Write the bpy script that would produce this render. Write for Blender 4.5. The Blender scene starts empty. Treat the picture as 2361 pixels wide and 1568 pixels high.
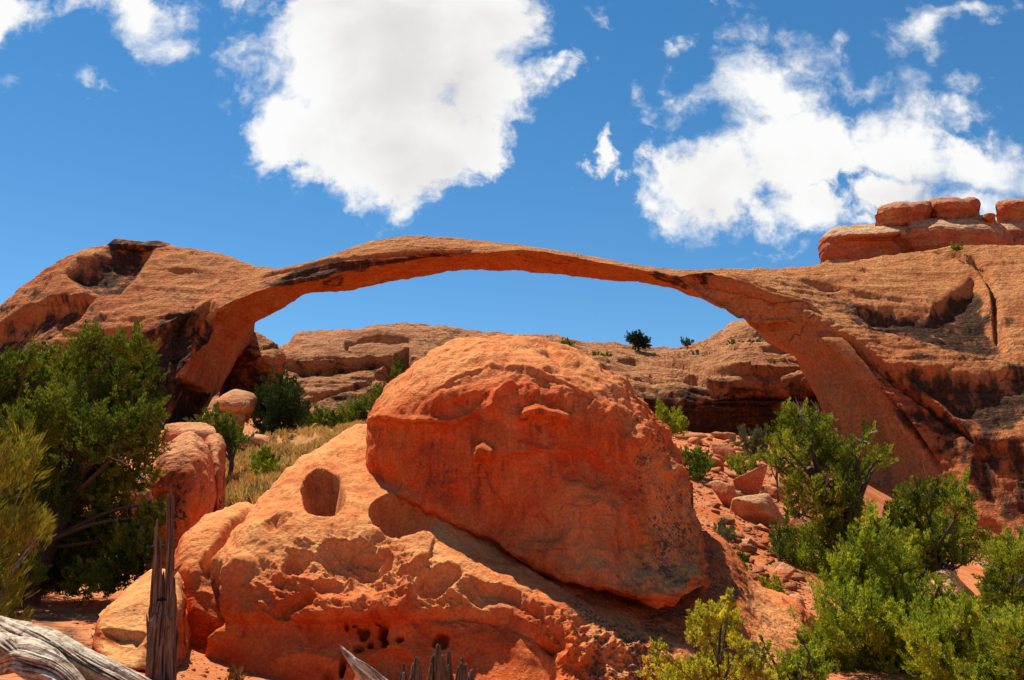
import bpy, math, random
import numpy as np
from mathutils import Vector

C = bpy.context.scene
COL = C.collection
rad = math.radians
# ------------------------------------------------------------------ camera
F_PX = 923.0                 # focal length in pixels of a 1024 wide picture
PITCH = rad(12.2)
EYE = np.array([0.0, 0.0, 1.6])
cam_d = bpy.data.cameras.new("camera")
cam_d.sensor_width = 36.0
cam_d.lens = 36.0 * F_PX / 1024.0
cam_d.clip_start, cam_d.clip_end = 0.1, 12000
cam = bpy.data.objects.new("camera", cam_d)
cam.location = EYE
cam.rotation_euler = (rad(90) + PITCH, 0, 0)
COL.objects.link(cam)
C.camera = cam

# ------------------------------------------------------------------ sun, sky
SUN_EL, SUN_AZ = rad(63), rad(-38)          # azimuth clockwise from +Y
S = Vector((math.sin(SUN_AZ) * math.cos(SUN_EL), math.cos(SUN_AZ) * math.cos(SUN_EL), math.sin(SUN_EL)))
sd = bpy.data.lights.new("sun", 'SUN')
sd.energy, sd.angle, sd.color = 5.0, rad(0.5), (1.0, 0.95, 0.86)
sun = bpy.data.objects.new("sun", sd)
sun.rotation_euler = S.to_track_quat('Z', 'Y').to_euler()
sun.location = (0, 0, 80)
COL.objects.link(sun)
C.view_settings.view_transform = 'Standard'
C.view_settings.look = 'None'
C.view_settings.gamma = 1.0
C.view_settings.use_curve_mapping = False
C.view_settings.exposure = 0.65

def K(xd, yd):
    """a reading in the photograph (2361 wide) as the slopes x/y and z/y of its line of sight"""
    a = (xd * 1024 / 2361 - 512) / F_PX
    b = (340 - yd * 680 / 1568) / F_PX
    y = math.cos(PITCH) - math.sin(PITCH) * b
    z = math.sin(PITCH) + math.cos(PITCH) * b
    return a / y, z / y

def build_world():
    w = bpy.data.worlds.new("World")
    C.world = w
    w.use_nodes = True
    w.cycles.sampling_method = 'MANUAL'
    w.cycles.sample_map_resolution = 256
    nt = w.node_tree
    N, L = nt.nodes, nt.links
    N.clear()
    out = N.new('ShaderNodeOutputWorld')
    sky = N.new('ShaderNodeTexSky')
    sky.sky_type = 'NISHITA'
    sky.sun_disc = False
    sky.sun_elevation, sky.sun_rotation = SUN_EL, SUN_AZ
    sky.altitude, sky.air_density, sky.dust_density, sky.ozone_density = 1500, 1.0, 0.0, 2.0
    hs = N.new('ShaderNodeHueSaturation')
    hs.inputs['Saturation'].default_value = 1.28
    hs.inputs['Hue'].default_value = 0.493
    hs.inputs['Value'].default_value = 0.83
    L.new(sky.outputs[0], hs.inputs['Color'])
    bg = N.new('ShaderNodeBackground')
    bg.inputs['Strength'].default_value = 0.10
    L.new(hs.outputs[0], bg.inputs['Color'])
    # cloud layer: a fixed piece of sky north of the viewpoint, addressed by the slopes of the direction
    tc = N.new('ShaderNodeTexCoord')
    sep = N.new('ShaderNodeSeparateXYZ')
    L.new(tc.outputs['Generated'], sep.inputs[0])
    def M(op, a, b=None, c=None, clamp=False):
        m = N.new('ShaderNodeMath'); m.operation = op; m.use_clamp = clamp
        for i, v in enumerate((a, b, c)):
            if v is None: continue
            if isinstance(v, (int, float)): m.inputs[i].default_value = v
            else: L.new(v, m.inputs[i])
        return m.outputs[0]
    ymax = M('MAXIMUM', sep.outputs['Y'], 0.02)
    u = M('DIVIDE', sep.outputs['X'], ymax)
    v = M('DIVIDE', sep.outputs['Z'], ymax)
    cmb = N.new('ShaderNodeCombineXYZ')
    L.new(u, cmb.inputs[0]); L.new(v, cmb.inputs[1])
    uv = cmb.outputs[0]
    def noise(vec, scale, detail, rough, dist=0.0, off=(0, 0, 0)):
        mp = N.new('ShaderNodeMapping'); mp.inputs['Location'].default_value = off
        L.new(vec, mp.inputs[0])
        n = N.new('ShaderNodeTexNoise')
        n.inputs['Scale'].default_value = scale
        n.inputs['Detail'].default_value = detail
        n.inputs['Roughness'].default_value = rough
        n.inputs['Distortion'].default_value = dist
        L.new(mp.outputs[0], n.inputs['Vector'])
        return n
    # warp: slow billows, then finer curls
    def warp(vec, scale, amt, off, det=5):
        wn = noise(vec, scale, det, 0.6, 0, off)
        vs = N.new('ShaderNodeVectorMath'); vs.operation = 'SUBTRACT'
        L.new(wn.outputs['Color'], vs.inputs[0]); vs.inputs[1].default_value = (.5, .5, .5)
        vm = N.new('ShaderNodeVectorMath'); vm.operation = 'MULTIPLY_ADD'
        L.new(vs.outputs[0], vm.inputs[0]); vm.inputs[1].default_value = (amt, amt, 0); L.new(vec, vm.inputs[2])
        return vm.outputs[0]
    wuv = warp(warp(uv, 7.0, .13, (0, 0, 0)), 26.0, .05, (4, 4, 0), 4)
    # x, y, rx, ry, rotation, weight  (readings in the photograph)
    def union(blobs, vec, k):
        field = None
        for i, (x, y, rx, ry, rot, wt) in enumerate(blobs):
            if i % 8 == 7:                               # evaluated in batches: one long list runs out of shader stack
                ch = N.new('ShaderNodeVectorMath'); ch.operation = 'MULTIPLY_ADD'
                L.new(field, ch.inputs[0]); ch.inputs[1].default_value = (1e-7, 1e-7, 0); L.new(vec, ch.inputs[2])
                vec = ch.outputs[0]
            cx, cy = K(x, y)
            ax, ay = K(x + rx, y), K(x, y - ry)
            mp = N.new('ShaderNodeMapping'); mp.vector_type = 'TEXTURE'
            mp.inputs['Location'].default_value = (cx, cy, 0)
            mp.inputs['Rotation'].default_value = (0, 0, rad(rot))
            mp.inputs['Scale'].default_value = (abs(ax[0] - cx), abs(ay[1] - cy), 1)
            L.new(vec, mp.inputs[0])
            ln = N.new('ShaderNodeVectorMath'); ln.operation = 'LENGTH'
            L.new(mp.outputs[0], ln.inputs[0])
            size = (rx * ry) ** .5 / 110.0               # so that edges are equally steep on big and small ones
            f = M('MINIMUM', M('MULTIPLY_ADD', ln.outputs['Value'], -wt * size, wt * size), 1.0)
            field = f if field is None else M('SMOOTH_MAX', field, f, k)
        return field
    field = union(CLOUDS, wuv, 0.10)
    n1 = noise(uv, 13.0, 9, 0.60, 0.4, (3.1, 1.7, 0))
    n2 = noise(uv, 48.0, 5, 0.66, 0.6, (7.7, 2.2, 4))
    amp = M('ADD', M('MULTIPLY_ADD', n1.outputs[0], 2.0, -1.0), M('MULTIPLY_ADD', n2.outputs[0], 1.1, -0.55))
    dens = M('ADD', M('MULTIPLY', field, 2.0), amp)
    soft = noise(uv, 6.0, 3, 0.5, 0, (9, 5, 1))
    top = M('MULTIPLY_ADD', soft.outputs[0], 3.4, -0.55)
    al0 = M('DIVIDE', M('ADD', dens, 0.06), M('MAXIMUM', top, 0.3), clamp=True)
    al = N.new('ShaderNodeMapRange'); al.interpolation_type = 'SMOOTHSTEP'
    L.new(al0, al.inputs['Value'])
    # thick parts are faintly grey, the rest bright
    g = union(GREY, warp(uv, 6.0, .12, (2, 7, 0), 2), 0.6)
    core = N.new('ShaderNodeMapRange'); core.interpolation_type = 'SMOOTHSTEP'
    core.inputs['From Min'].default_value = -0.05
    core.inputs['From Max'].default_value = 1.25
    sn = noise(uv, 9.0, 4, 0.55, 0.3, (1.3, 8.1, 2))
    L.new(M('ADD', g, M('MULTIPLY_ADD', sn.outputs[0], 1.9, -0.75)), core.inputs['Value'])
    cc = N.new('ShaderNodeMix'); cc.data_type = 'RGBA'
    cc.inputs['A'].default_value = (0.985, 0.985, 0.975, 1)
    cc.inputs['B'].default_value = (0.775, 0.748, 0.730, 1)
    L.new(core.outputs[0], cc.inputs['Factor'])
    cb = N.new('ShaderNodeBackground'); cb.inputs['Strength'].default_value = 0.635
    L.new(cc.outputs['Result'], cb.inputs['Color'])
    front = M('GREATER_THAN', sep.outputs['Y'], 0.05)
    mx = N.new('ShaderNodeMixShader')
    L.new(M('MULTIPLY', M('MULTIPLY', al.outputs[0], front), 0.985), mx.inputs[0])
    L.new(bg.outputs[0], mx.inputs[1]); L.new(cb.outputs[0], mx.inputs[2])
    L.new(mx.outputs[0], out.inputs[0])

CLOUDS = [  # the big bright cloud: x, y, half width, half height, turn, thickness
    (900, 90, 300, 210, 0, 1.0), (1100, 60, 170, 170, 0, 1.0), (760, 20, 130, 100, 0, 1.0), (900, 300, 250, 150, -8, 1.0), (1120, 200, 150, 110, 0, 1.0),
    (680, 270, 110, 95, 0, 1.0), (1240, 185, 80, 42, 15, .9), (1080, 310, 110, 90, 0, 1.0), (720, 380, 80, 55, 20, .9), (910, 410, 130, 80, 0, 1.0), (925, 470, 45, 40, 0, .8), (660, 350, 70, 50, 0, .7),
    (560, 120, 75, 60, 0, .9), (530, 90, 50, 45, 0, .8), (620, 170, 60, 60, 0, .8), (490, 165, 28, 24, 0, .7), (705, 430, 22, 28, 0, .8), (912, 510, 10, 22, 0, .6),
    # upper left
    (320, 40, 105, 75, -20, 1.0), (385, 100, 85, 62, -30, 1.0), (410, 20, 60, 50, 0, .8), (0, 40, 95, 65, 20, 1.0), (30, 10, 80, 45, 0, 1.0), (180, 0, 90, 34, 0, .9), (260, 10, 60, 40, 0, .9), (560, 5, 40, 26, 0, .8), (590, 20, 24, 24, 0, .7),
    (190, 170, 44, 18, -25, .8), (238, 195, 18, 28, -10, .8), (510, 232, 14, 20, 0, .8), (562, 215, 20, 34, 20, .8), (50, 142, 26, 8, 0, .6), (540, 378, 16, 8, 0, .5),
    # right hand bank
    (1640, 400, 170, 120, 0, .74), (1830, 330, 190, 140, 0, .74), (1770, 210, 150, 110, -20, .74), (1700, 150, 70, 60, 0, .74), (2080, 320, 170, 110, -15, .74), (2260, 390, 150, 85, -15, .74), (2361, 420, 90, 70, 0, .74),
    (1570, 470, 110, 70, -30, .74), (1560, 520, 60, 40, -20, .74), (1850, 490, 150, 55, 0, .74), (1760, 505, 90, 45, 0, .74), (2060, 450, 150, 65, 0, .74), (2000, 520, 70, 35, 0, .7),
    (1730, 70, 42, 32, 20, .8), (1800, 60, 50, 30, 30, .6), (1900, 105, 60, 26, 40, .7), (1820, 120, 60, 50, 20, .74), (1985, 195, 70, 42, 0, .74), (2060, 240, 60, 40, 0, .8), (1930, 160, 40, 40, 0, .7),
    (1570, 90, 48, 34, 40, .9), (1535, 135, 36, 30, 20, .9), (1545, 175, 20, 22, 0, .7), (1565, 212, 24, 20, 0, .9), (1600, 235, 60, 24, 30, .7), (1470, 235, 40, 18, -30, .6), (1500, 265, 40, 18, 30, .6), (1460, 205, 14, 8, 0, .5),
    (1385, 330, 26, 28, 30, .9), (1370, 360, 36, 24, 30, .9), (1400, 388, 18, 18, 0, .8), (1338, 425, 8, 10, 0, .6),
    (1375, 15, 48, 28, -15, .9), (1400, 42, 20, 14, 0, .8), (2150, 70, 75, 70, 35, 1.0), (2240, 20, 110, 35, 15, .9), (2090, 110, 42, 40, 0, .9), (2340, 0, 50, 20, 0, .7), (2070, 40, 30, 30, 0, .6), (2180, 130, 26, 30, 0, .7),
    (2100, 215, 80, 40, 0, .45), (2220, 215, 50, 40, 0, .4), (2240, 270, 60, 44, 0, .8), (1740, 574, 26, 9, 0, .8), (1828, 590, 12, 7, 0, .8), (1690, 8, 46, 18, 0, .8), (2310, 490, 110, 55, 0, .8), (2200, 480, 120, 50, 0, .8),
]
GREY = [(940, 60, 300, 130, 0, .45), (990, 190, 250, 150, 0, .5), (890, 350, 200, 120, 0, .55), (2150, 440, 170, 60, 0, .5), (1650, 470, 100, 60, 0, .3), (2000, 430, 160, 70, 0, .4)]
build_world()

# ------------------------------------------------------------------ helpers
def at(xd, yd, Y):
    a, b = K(xd, yd)
    return np.array([a * Y, Y, EYE[2] + b * Y])

def proj(P):
    """where world points sit in the photograph (2361 wide readings)"""
    R = P - EYE
    f = np.array([0, math.cos(PITCH), math.sin(PITCH)]); up = np.array([0, -math.sin(PITCH), math.cos(PITCH)])
    d = np.maximum(R @ f, 1e-3)
    x = 512 + F_PX * R[:, 0] / d
    y = 340 - F_PX * (R @ up) / d
    return np.stack([x * 2361 / 1024, y * 1568 / 680], 1)

_perm = np.random.RandomState(7).permutation(512).astype(np.int32)
_perm = np.concatenate([_perm, _perm, _perm])
_g = np.random.RandomState(11).normal(size=(512, 3)); _g /= np.linalg.norm(_g, axis=1)[:, None]
_g = _g.astype(np.float32)
def perlin(P):
    P = P.astype(np.float32)
    i = np.floor(P).astype(np.int32); f = P - i
    i &= 511
    w = f * f * f * (f * (f * 6 - 15) + 10)
    r = np.zeros(len(P), np.float32)
    for dx in (0, 1):
        wx = w[:, 0] if dx else 1 - w[:, 0]
        a = _perm[(i[:, 0] + dx) & 511]
        for dy in (0, 1):
            wy = w[:, 1] if dy else 1 - w[:, 1]
            b = _perm[a + ((i[:, 1] + dy) & 511)]
            for dz in (0, 1):
                wz = w[:, 2] if dz else 1 - w[:, 2]
                g = _g[_perm[b + ((i[:, 2] + dz) & 511)] & 511]
                r += wx * wy * wz * (g[:, 0] * (f[:, 0] - dx) + g[:, 1] * (f[:, 1] - dy) + g[:, 2] * (f[:, 2] - dz))
    return r * 1.5
def fbm(P, scale=1.0, octv=4, rough=0.5, seed=0.0, ridged=False):
    """scale is one number or three; result about -1..1 (ridged: 0..1)"""
    Q = P * np.asarray(scale, dtype=np.float64) + seed * 17.31 + 100.5
    s = np.zeros(len(P)); a, tot = 1.0, 0.0
    for o in range(octv):
        n = perlin(Q)
        s += a * (1 - np.abs(n) * 1.6 if ridged else n)
        tot += a; a *= rough; Q = Q * 2.03 + 9.7
    return s / tot
def sstep(e0, e1, x):
    t = np.clip((x - e0) / (e1 - e0), 0, 1)
    return t * t * (3 - 2 * t)

def tag(o, label=None, cat=None, group=None, kind=None):
    if label: o['label'] = label
    if cat: o['category'] = cat
    if group: o['group'] = group
    if kind: o['kind'] = kind
    return o

def mesh(name, V, faces, mat, parent=None, base=None, smooth=True, masks=None, tint=None):
    """faces: int array (n,4) or (n,3), or a list of such arrays"""
    V = np.asarray(V, dtype=np.float64)
    if base is None:
        base = np.array([V[:, 0].mean(), V[:, 1].mean(), V[:, 2].min()])
    if parent is not None:
        base = np.array(parent.location)
    me = bpy.data.meshes.new(name)
    fl = faces if isinstance(faces, list) else [faces]
    fl = [np.asarray(f, dtype=np.int32) for f in fl if len(f)]
    me.vertices.add(len(V))
    me.vertices.foreach_set('co', (V - base).astype(np.float32).ravel())
    idx = np.concatenate([f.ravel() for f in fl])
    cnt = np.concatenate([np.full(len(f), f.shape[1], np.int32) for f in fl])
    me.loops.add(len(idx)); me.loops.foreach_set('vertex_index', idx)
    me.polygons.add(len(cnt))
    me.polygons.foreach_set('loop_start', np.concatenate([[0], np.cumsum(cnt)[:-1]]).astype(np.int32))
    me.polygons.foreach_set('loop_total', cnt)
    me.polygons.foreach_set('use_smooth', np.full(len(cnt), smooth, bool))
    me.update(calc_edges=True)
    if masks is not None:
        at_ = me.color_attributes.new('mask', 'FLOAT_COLOR', 'POINT')
        m = np.zeros((len(V), 4), np.float32); m[:, 3] = 1; m[:, :masks.shape[1]] = masks
        at_.data.foreach_set('color', m.ravel())
    if tint is not None:
        a2 = me.attributes.new('tint', 'FLOAT', 'POINT')
        a2.data.foreach_set('value', np.asarray(tint, np.float32))
    me.materials.append(mat)
    o = bpy.data.objects.new(name, me)
    COL.objects.link(o)
    if parent is not None: o.parent = parent
    else: o.location = base
    return o

def empty(name, loc):
    o = bpy.data.objects.new(name, None); o.location = loc; COL.objects.link(o)
    return o

def spline(ctrl, counts, closed=False):
    """Catmull-Rom along axis 0"""
    c = np.asarray(ctrl, dtype=np.float64); n = len(c)
    if closed: ext = np.concatenate([c[-1:], c, c[:2]])
    else: ext = np.concatenate([2 * c[:1] - c[1:2], c, 2 * c[-1:] - c[-2:-1]])
    segs = n if closed else n - 1
    out = []
    for s in range(segs):
        p0, p1, p2, p3 = ext[s], ext[s + 1], ext[s + 2], ext[s + 3]
        k = counts if np.isscalar(counts) else counts[s]
        for t in np.arange(k) / k:
            out.append(.5 * (2 * p1 + (p2 - p0) * t + (2 * p0 - 5 * p1 + 4 * p2 - p3) * t * t + (3 * p1 - p0 - 3 * p2 + p3) * t ** 3))
    if not closed: out.append(c[-1])
    return np.array(out)

def grid_faces(U, V_, closed_v=True):
    i = np.arange(U - 1)[:, None]; j = np.arange(V_ if closed_v else V_ - 1)[None, :]
    j2 = (j + 1) % V_
    return np.stack([i * V_ + j, (i + 1) * V_ + j, (i + 1) * V_ + j2, i * V_ + j2], -1).reshape(-1, 4)

def grid_normals(G, closed_v=True):
    du = np.gradient(G, axis=0)
    if closed_v: dv = np.roll(G, -1, 1) - np.roll(G, 1, 1)
    else: dv = np.gradient(G, axis=1)
    n = np.cross(du, dv)
    n /= np.maximum(np.linalg.norm(n, axis=2), 1e-9)[..., None]
    out = G - G.mean(axis=1, keepdims=True)
    if (n * out).sum() < 0: n = -n
    return n

def seg_dist(Q, pts):
    """distance to a polyline and the signed side (+ below/right of its direction in the photograph)"""
    best = np.full(len(Q), 1e9); side = np.zeros(len(Q)); tt = np.zeros(len(Q))
    pts = np.asarray(pts, float)
    for k in range(len(pts) - 1):
        a, b = pts[k], pts[k + 1]; d = b - a; L2 = d @ d
        r = Q - a
        t = np.clip((r @ d) / L2, 0, 1)
        e = r - t[:, None] * d
        dist = np.hypot(e[:, 0], e[:, 1])
        m = dist < best
        best[m] = dist[m]
        side[m] = np.sign(d[0] * r[m, 1] - d[1] * r[m, 0])
        tt[m] = (k + t[m]) / (len(pts) - 1)
    return best, side, tt
def inside(Q, pts, soft=10.0):
    """0..1: inside a closed outline, with a soft border"""
    pts = np.asarray(pts, float); n = len(pts)
    c = np.zeros(len(Q), bool)
    for k in range(n):
        a, b = pts[k], pts[(k + 1) % n]
        cond = (a[1] > Q[:, 1]) != (b[1] > Q[:, 1])
        xx = (b[0] - a[0]) * (Q[:, 1] - a[1]) / (b[1] - a[1] + 1e-9) + a[0]
        c ^= cond & (Q[:, 0] < xx)
    d, _, _ = seg_dist(Q, np.concatenate([pts, pts[:1]]))
    return sstep(-soft, soft, np.where(c, d, -d))
def groove(Q, pts, width, depth):
    d, _, t = seg_dist(Q, pts)
    taper = np.clip(np.minimum(t, 1 - t) * 8, 0, 1)
    return -depth * np.exp(-(d / width) ** 2) * taper
def step(Q, pts, reach, height, soft=4.0):
    """below the line the surface lies `height` deeper, easing back over `reach`"""
    d, s, t = seg_dist(Q, pts)
    taper = np.clip(np.minimum(t, 1 - t) * 6, 0, 1)
    return -height * np.where(s > 0, np.exp(-(d / reach) ** 2) * sstep(0, soft, d), 0) * taper
def pit(Q, x, y, rx, ry, rot, depth, sharp=4.0):
    a = rad(rot); dx, dy = Q[:, 0] - x, Q[:, 1] - y
    u = (dx * math.cos(a) + dy * math.sin(a)) / rx; v = (-dx * math.sin(a) + dy * math.cos(a)) / ry
    t = np.sqrt(u * u + v * v)
    return -depth * np.clip(1 - t ** sharp, 0, 1) ** 0.8

def loft_rock(name, stations, ucounts, vcounts, mat, disp=None, masks=None, parent=None, base=None, caps=True):
    """stations: list of rings of (x, y, depth) readings (or world points), closed round each ring"""
    W = np.array([[p if len(p) == 4 else at(*p) for p in st] for st in stations])[..., :3]
    A = spline(W, ucounts)                               # along
    G = np.transpose(spline(np.transpose(A, (1, 0, 2)), vcounts, closed=True), (1, 0, 2))
    U, Vn = G.shape[:2]
    Nn = grid_normals(G)
    P = G.reshape(-1, 3); n = Nn.reshape(-1, 3)
    Q = proj(P)
    view = P - EYE; view /= np.linalg.norm(view, axis=1)[:, None]
    front = sstep(-0.05, 0.25, -(n * view).sum(1))
    m = None
    if disp is not None:
        P = P + n * disp(P, n, Q, front)[:, None]
    if masks is not None: m = masks(P, n, Q, front)
    F = [grid_faces(U, Vn)]
    if caps:
        V = [P]; k = len(P); tri = []
        for row in (0, U - 1):
            ring = row * Vn + np.arange(Vn)
            V.append(P[ring].mean(0)[None]); cidx = k; k += 1
            a, b = ring, np.roll(ring, -1)
            t = np.stack([a, b, np.full(Vn, cidx)], 1)
            tri.append(t if row else t[:, ::-1])
        P = np.concatenate(V); F.append(np.concatenate(tri))
        if m is not None: m = np.concatenate([m, np.zeros((2, m.shape[1]))])
    return mesh(name, P, F, mat, parent, base, masks=m)

# ------------------------------------------------------------------ materials
class NT:
    def __init__(s, name):
        s.m = bpy.data.materials.new(name); s.m.use_nodes = True
        s.t = s.m.node_tree; s.N, s.L = s.t.nodes, s.t.links
        s.N.clear()
        s.out = s.N.new('ShaderNodeOutputMaterial')
        s.tc = s.N.new('ShaderNodeTexCoord').outputs['Object']
    def put(s, v, sock):
        if isinstance(v, (int, float)): sock.default_value = v
        elif isinstance(v, tuple): sock.default_value = v if len(v) == 4 or sock.type == 'VECTOR' else (*v, 1)
        else: s.L.new(v, sock)
    def map(s, scale, loc=(0, 0, 0), rot=(0, 0, 0), vec=None):
        mp = s.N.new('ShaderNodeMapping'); mp.inputs['Scale'].default_value = scale; mp.inputs['Location'].default_value = loc
        mp.inputs['Rotation'].default_value = rot
        s.L.new(vec or s.tc, mp.inputs[0]); return mp.outputs[0]
    def noise(s, scale, detail=4, rough=.55, vec=None, dist=0.0, color=False):
        n = s.N.new('ShaderNodeTexNoise')
        n.inputs['Scale'].default_value = scale; n.inputs['Detail'].default_value = detail
        n.inputs['Roughness'].default_value = rough; n.inputs['Distortion'].default_value = dist
        s.L.new(vec or s.tc, n.inputs['Vector'])
        return n.outputs['Color' if color else 0]
    def vor(s, scale, vec=None, feature='F1', out='Distance'):
        n = s.N.new('ShaderNodeTexVoronoi'); n.feature = feature; n.inputs['Scale'].default_value = scale
        s.L.new(vec or s.tc, n.inputs['Vector']); return n.outputs[out]
    def math(s, op, a, b=None, c=None, clamp=False):
        m = s.N.new('ShaderNodeMath'); m.operation = op; m.use_clamp = clamp
        for i, v in enumerate((a, b, c)):
            if v is not None: s.put(v, m.inputs[i])
        return m.outputs[0]
    def ramp(s, v, a, b, lo=0.0, hi=1.0, smooth=True):
        m = s.N.new('ShaderNodeMapRange'); m.interpolation_type = 'SMOOTHSTEP' if smooth else 'LINEAR'
        m.inputs['From Min'].default_value, m.inputs['From Max'].default_value = a, b
        m.inputs['To Min'].default_value, m.inputs['To Max'].default_value = lo, hi
        s.L.new(v, m.inputs['Value']); return m.outputs[0]
    def mix(s, f, a, b, mode='MIX'):
        m = s.N.new('ShaderNodeMix'); m.data_type = 'RGBA'; m.blend_type = mode
        s.put(f, m.inputs['Factor']); s.put(a, m.inputs['A']); s.put(b, m.inputs['B'])
        return m.outputs['Result']
    def attr(s, name, out='Color'):
        a = s.N.new('ShaderNodeAttribute'); a.attribute_name = name; return a.outputs[out]
    def bump(s, h, dist, strength=1.0, prev=None):
        b = s.N.new('ShaderNodeBump'); b.inputs['Distance'].default_value = dist; b.inputs['Strength'].default_value = strength
        s.L.new(h, b.inputs['Height'])
        if prev is not None: s.L.new(prev, b.inputs['Normal'])
        return b.outputs[0]
    def bsdf(s, col, rough=.95, normal=None, spec=.08):
        p = s.N.new('ShaderNodeBsdfPrincipled'); s.put(col, p.inputs['Base Color']); s.put(rough, p.inputs['Roughness'])
        p.inputs['Specular IOR Level'].default_value = spec
        if normal is not None: s.L.new(normal, p.inputs['Normal'])
        s.L.new(p.outputs[0], s.out.inputs[0]); return s.m

def rock_mat(name, px, c1, c2, tan, dark=(.030, .020, .016), strata=.35, bedrot=(0, 0, 0), speck=.5, bump=1.0, patch=1.0, bedb=.9, vdark=None, vk=2.45, flowk=.30, crk=.45, mottk=.42):
    vdark = vdark or dark
    """px: size in metres of one picture pixel at the rock's distance, so the grain suits how far off it is seen"""
    s = NT(name); k = 1.0 / px
    big = s.noise(k * .011, 5, .6)
    mid = s.noise(k * .045, 6, .62, dist=.4)
    fine = s.noise(k * .32, 5, .7)
    bed = s.noise(k * .11, 5, .6, vec=s.map((.16, .16, 1.0), rot=bedrot), dist=.3)
    col = s.mix(s.ramp(big, .36, .64), c1, c2)
    col = s.mix(s.math('MULTIPLY', s.ramp(mid, .42, .66), .55 * patch), col, s.mix(.5, c2, tan))
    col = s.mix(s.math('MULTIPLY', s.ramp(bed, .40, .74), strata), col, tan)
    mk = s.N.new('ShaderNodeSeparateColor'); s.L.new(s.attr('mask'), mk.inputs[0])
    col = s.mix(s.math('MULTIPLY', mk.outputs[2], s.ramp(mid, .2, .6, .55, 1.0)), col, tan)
    mott = s.noise(k * .022, 6, .62, vec=s.map((1, 1, .6), (8, 1, 4)), dist=.8)
    col = s.mix(s.math('MULTIPLY', s.ramp(mott, .48, .68), mottk), col, (c1[0] * .62, c1[1] * .60, c1[2] * .75))
    # faint flow streaks down steep faces, and thin cracks
    flow = s.noise(k * .06, 5, .65, vec=s.map((1, 1, .10), (3, 3, 3)), dist=.3)
    col = s.mix(s.math('MULTIPLY', s.ramp(flow, .50, .68), flowk), col, s.mix(.35, c2, tan))
    col = s.mix(s.math('MULTIPLY', s.ramp(flow, .46, .30), flowk * .8), col, (c1[0] * .55, c1[1] * .5, c1[2] * .55))
    wv = s.N.new('ShaderNodeVectorMath'); wv.operation = 'MULTIPLY_ADD'
    s.L.new(s.noise(k * .05, 4, .6, color=True), wv.inputs[0]); wv.inputs[1].default_value = (14 * px, 14 * px, 14 * px); s.L.new(s.map((.7, .7, 1.3)), wv.inputs[2])
    vd = s.N.new('ShaderNodeTexVoronoi'); vd.feature = 'DISTANCE_TO_EDGE'; vd.inputs['Scale'].default_value = k * .0115; s.L.new(wv.outputs[0], vd.inputs['Vector'])
    cr = s.math('MULTIPLY', s.ramp(vd.outputs['Distance'], .011, .003), s.ramp(big, .53, .60))
    cr = s.math('MULTIPLY', cr, s.ramp(mid, .42, .52))
    col = s.mix(s.math('MULTIPLY', cr, crk), col, (c1[0] * .25, c1[1] * .25, c1[2] * .3))
    # lichen and weathering specks
    sp = s.noise(k * .20, 5, .72, vec=s.map((1, 1, 1), (5, 3, 1)))
    spots = s.ramp(sp, .56, .64)
    col = s.mix(s.math('MULTIPLY', spots, .30 * speck), col, (c2[0] * .35, c2[1] * .4, c2[2] * .5))
    sp2 = s.noise(k * .27, 4, .62, vec=s.map((1, 1, 1), (7, 2, 6)))
    li = s.math('ADD', sp2, s.math('MULTIPLY_ADD', s.noise(k * .035, 4, .6, vec=s.map((1, 1, 1), (1, 9, 4))), .75, -.375))
    li = s.math('ADD', li, s.math('MULTIPLY_ADD', mk.outputs[1], .30, -.15))
    li = s.math('MULTIPLY', s.ramp(li, .575, .64), s.ramp(mk.outputs[1], .02, .35), clamp=True)
    gl = s.ramp(s.noise(k * .13, 3, .6, vec=s.map((1, 1, 1), (2, 2, 8))), .62, .68)
    gcol = s.mix(gl, (dark[0] * 1.3, dark[1] * 1.5, dark[2] * 1.6), (.30, .30, .23))
    col = s.mix(s.math('MULTIPLY', li, .82), col, gcol)
    # desert varnish: dark curtains and stains; also carries shade painted into hollows
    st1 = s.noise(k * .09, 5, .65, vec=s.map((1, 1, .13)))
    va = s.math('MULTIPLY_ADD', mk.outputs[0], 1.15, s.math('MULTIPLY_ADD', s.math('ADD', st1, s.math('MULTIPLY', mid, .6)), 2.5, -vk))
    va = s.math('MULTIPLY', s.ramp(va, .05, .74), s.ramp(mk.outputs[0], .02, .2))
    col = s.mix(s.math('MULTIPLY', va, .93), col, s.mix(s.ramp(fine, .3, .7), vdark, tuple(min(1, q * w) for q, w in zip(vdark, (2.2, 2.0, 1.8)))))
    col = s.mix(1.0, col, s.mix(s.ramp(fine, .28, .72), (.74, .72, .70), (1.18, 1.16, 1.14)), 'MULTIPLY')
    h = s.math('ADD', s.math('MULTIPLY', fine, .5), s.math('MULTIPLY', bed, bedb))
    h = s.math('ADD', h, s.math('MULTIPLY', mid, 1.0))
    h = s.math('MULTIPLY_ADD', cr, -1.1 * crk, h)
    nb = s.bump(h, px * 4.2 * bump, 1.0)
    return s.bsdf(col, .95, nb, .05)

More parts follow.
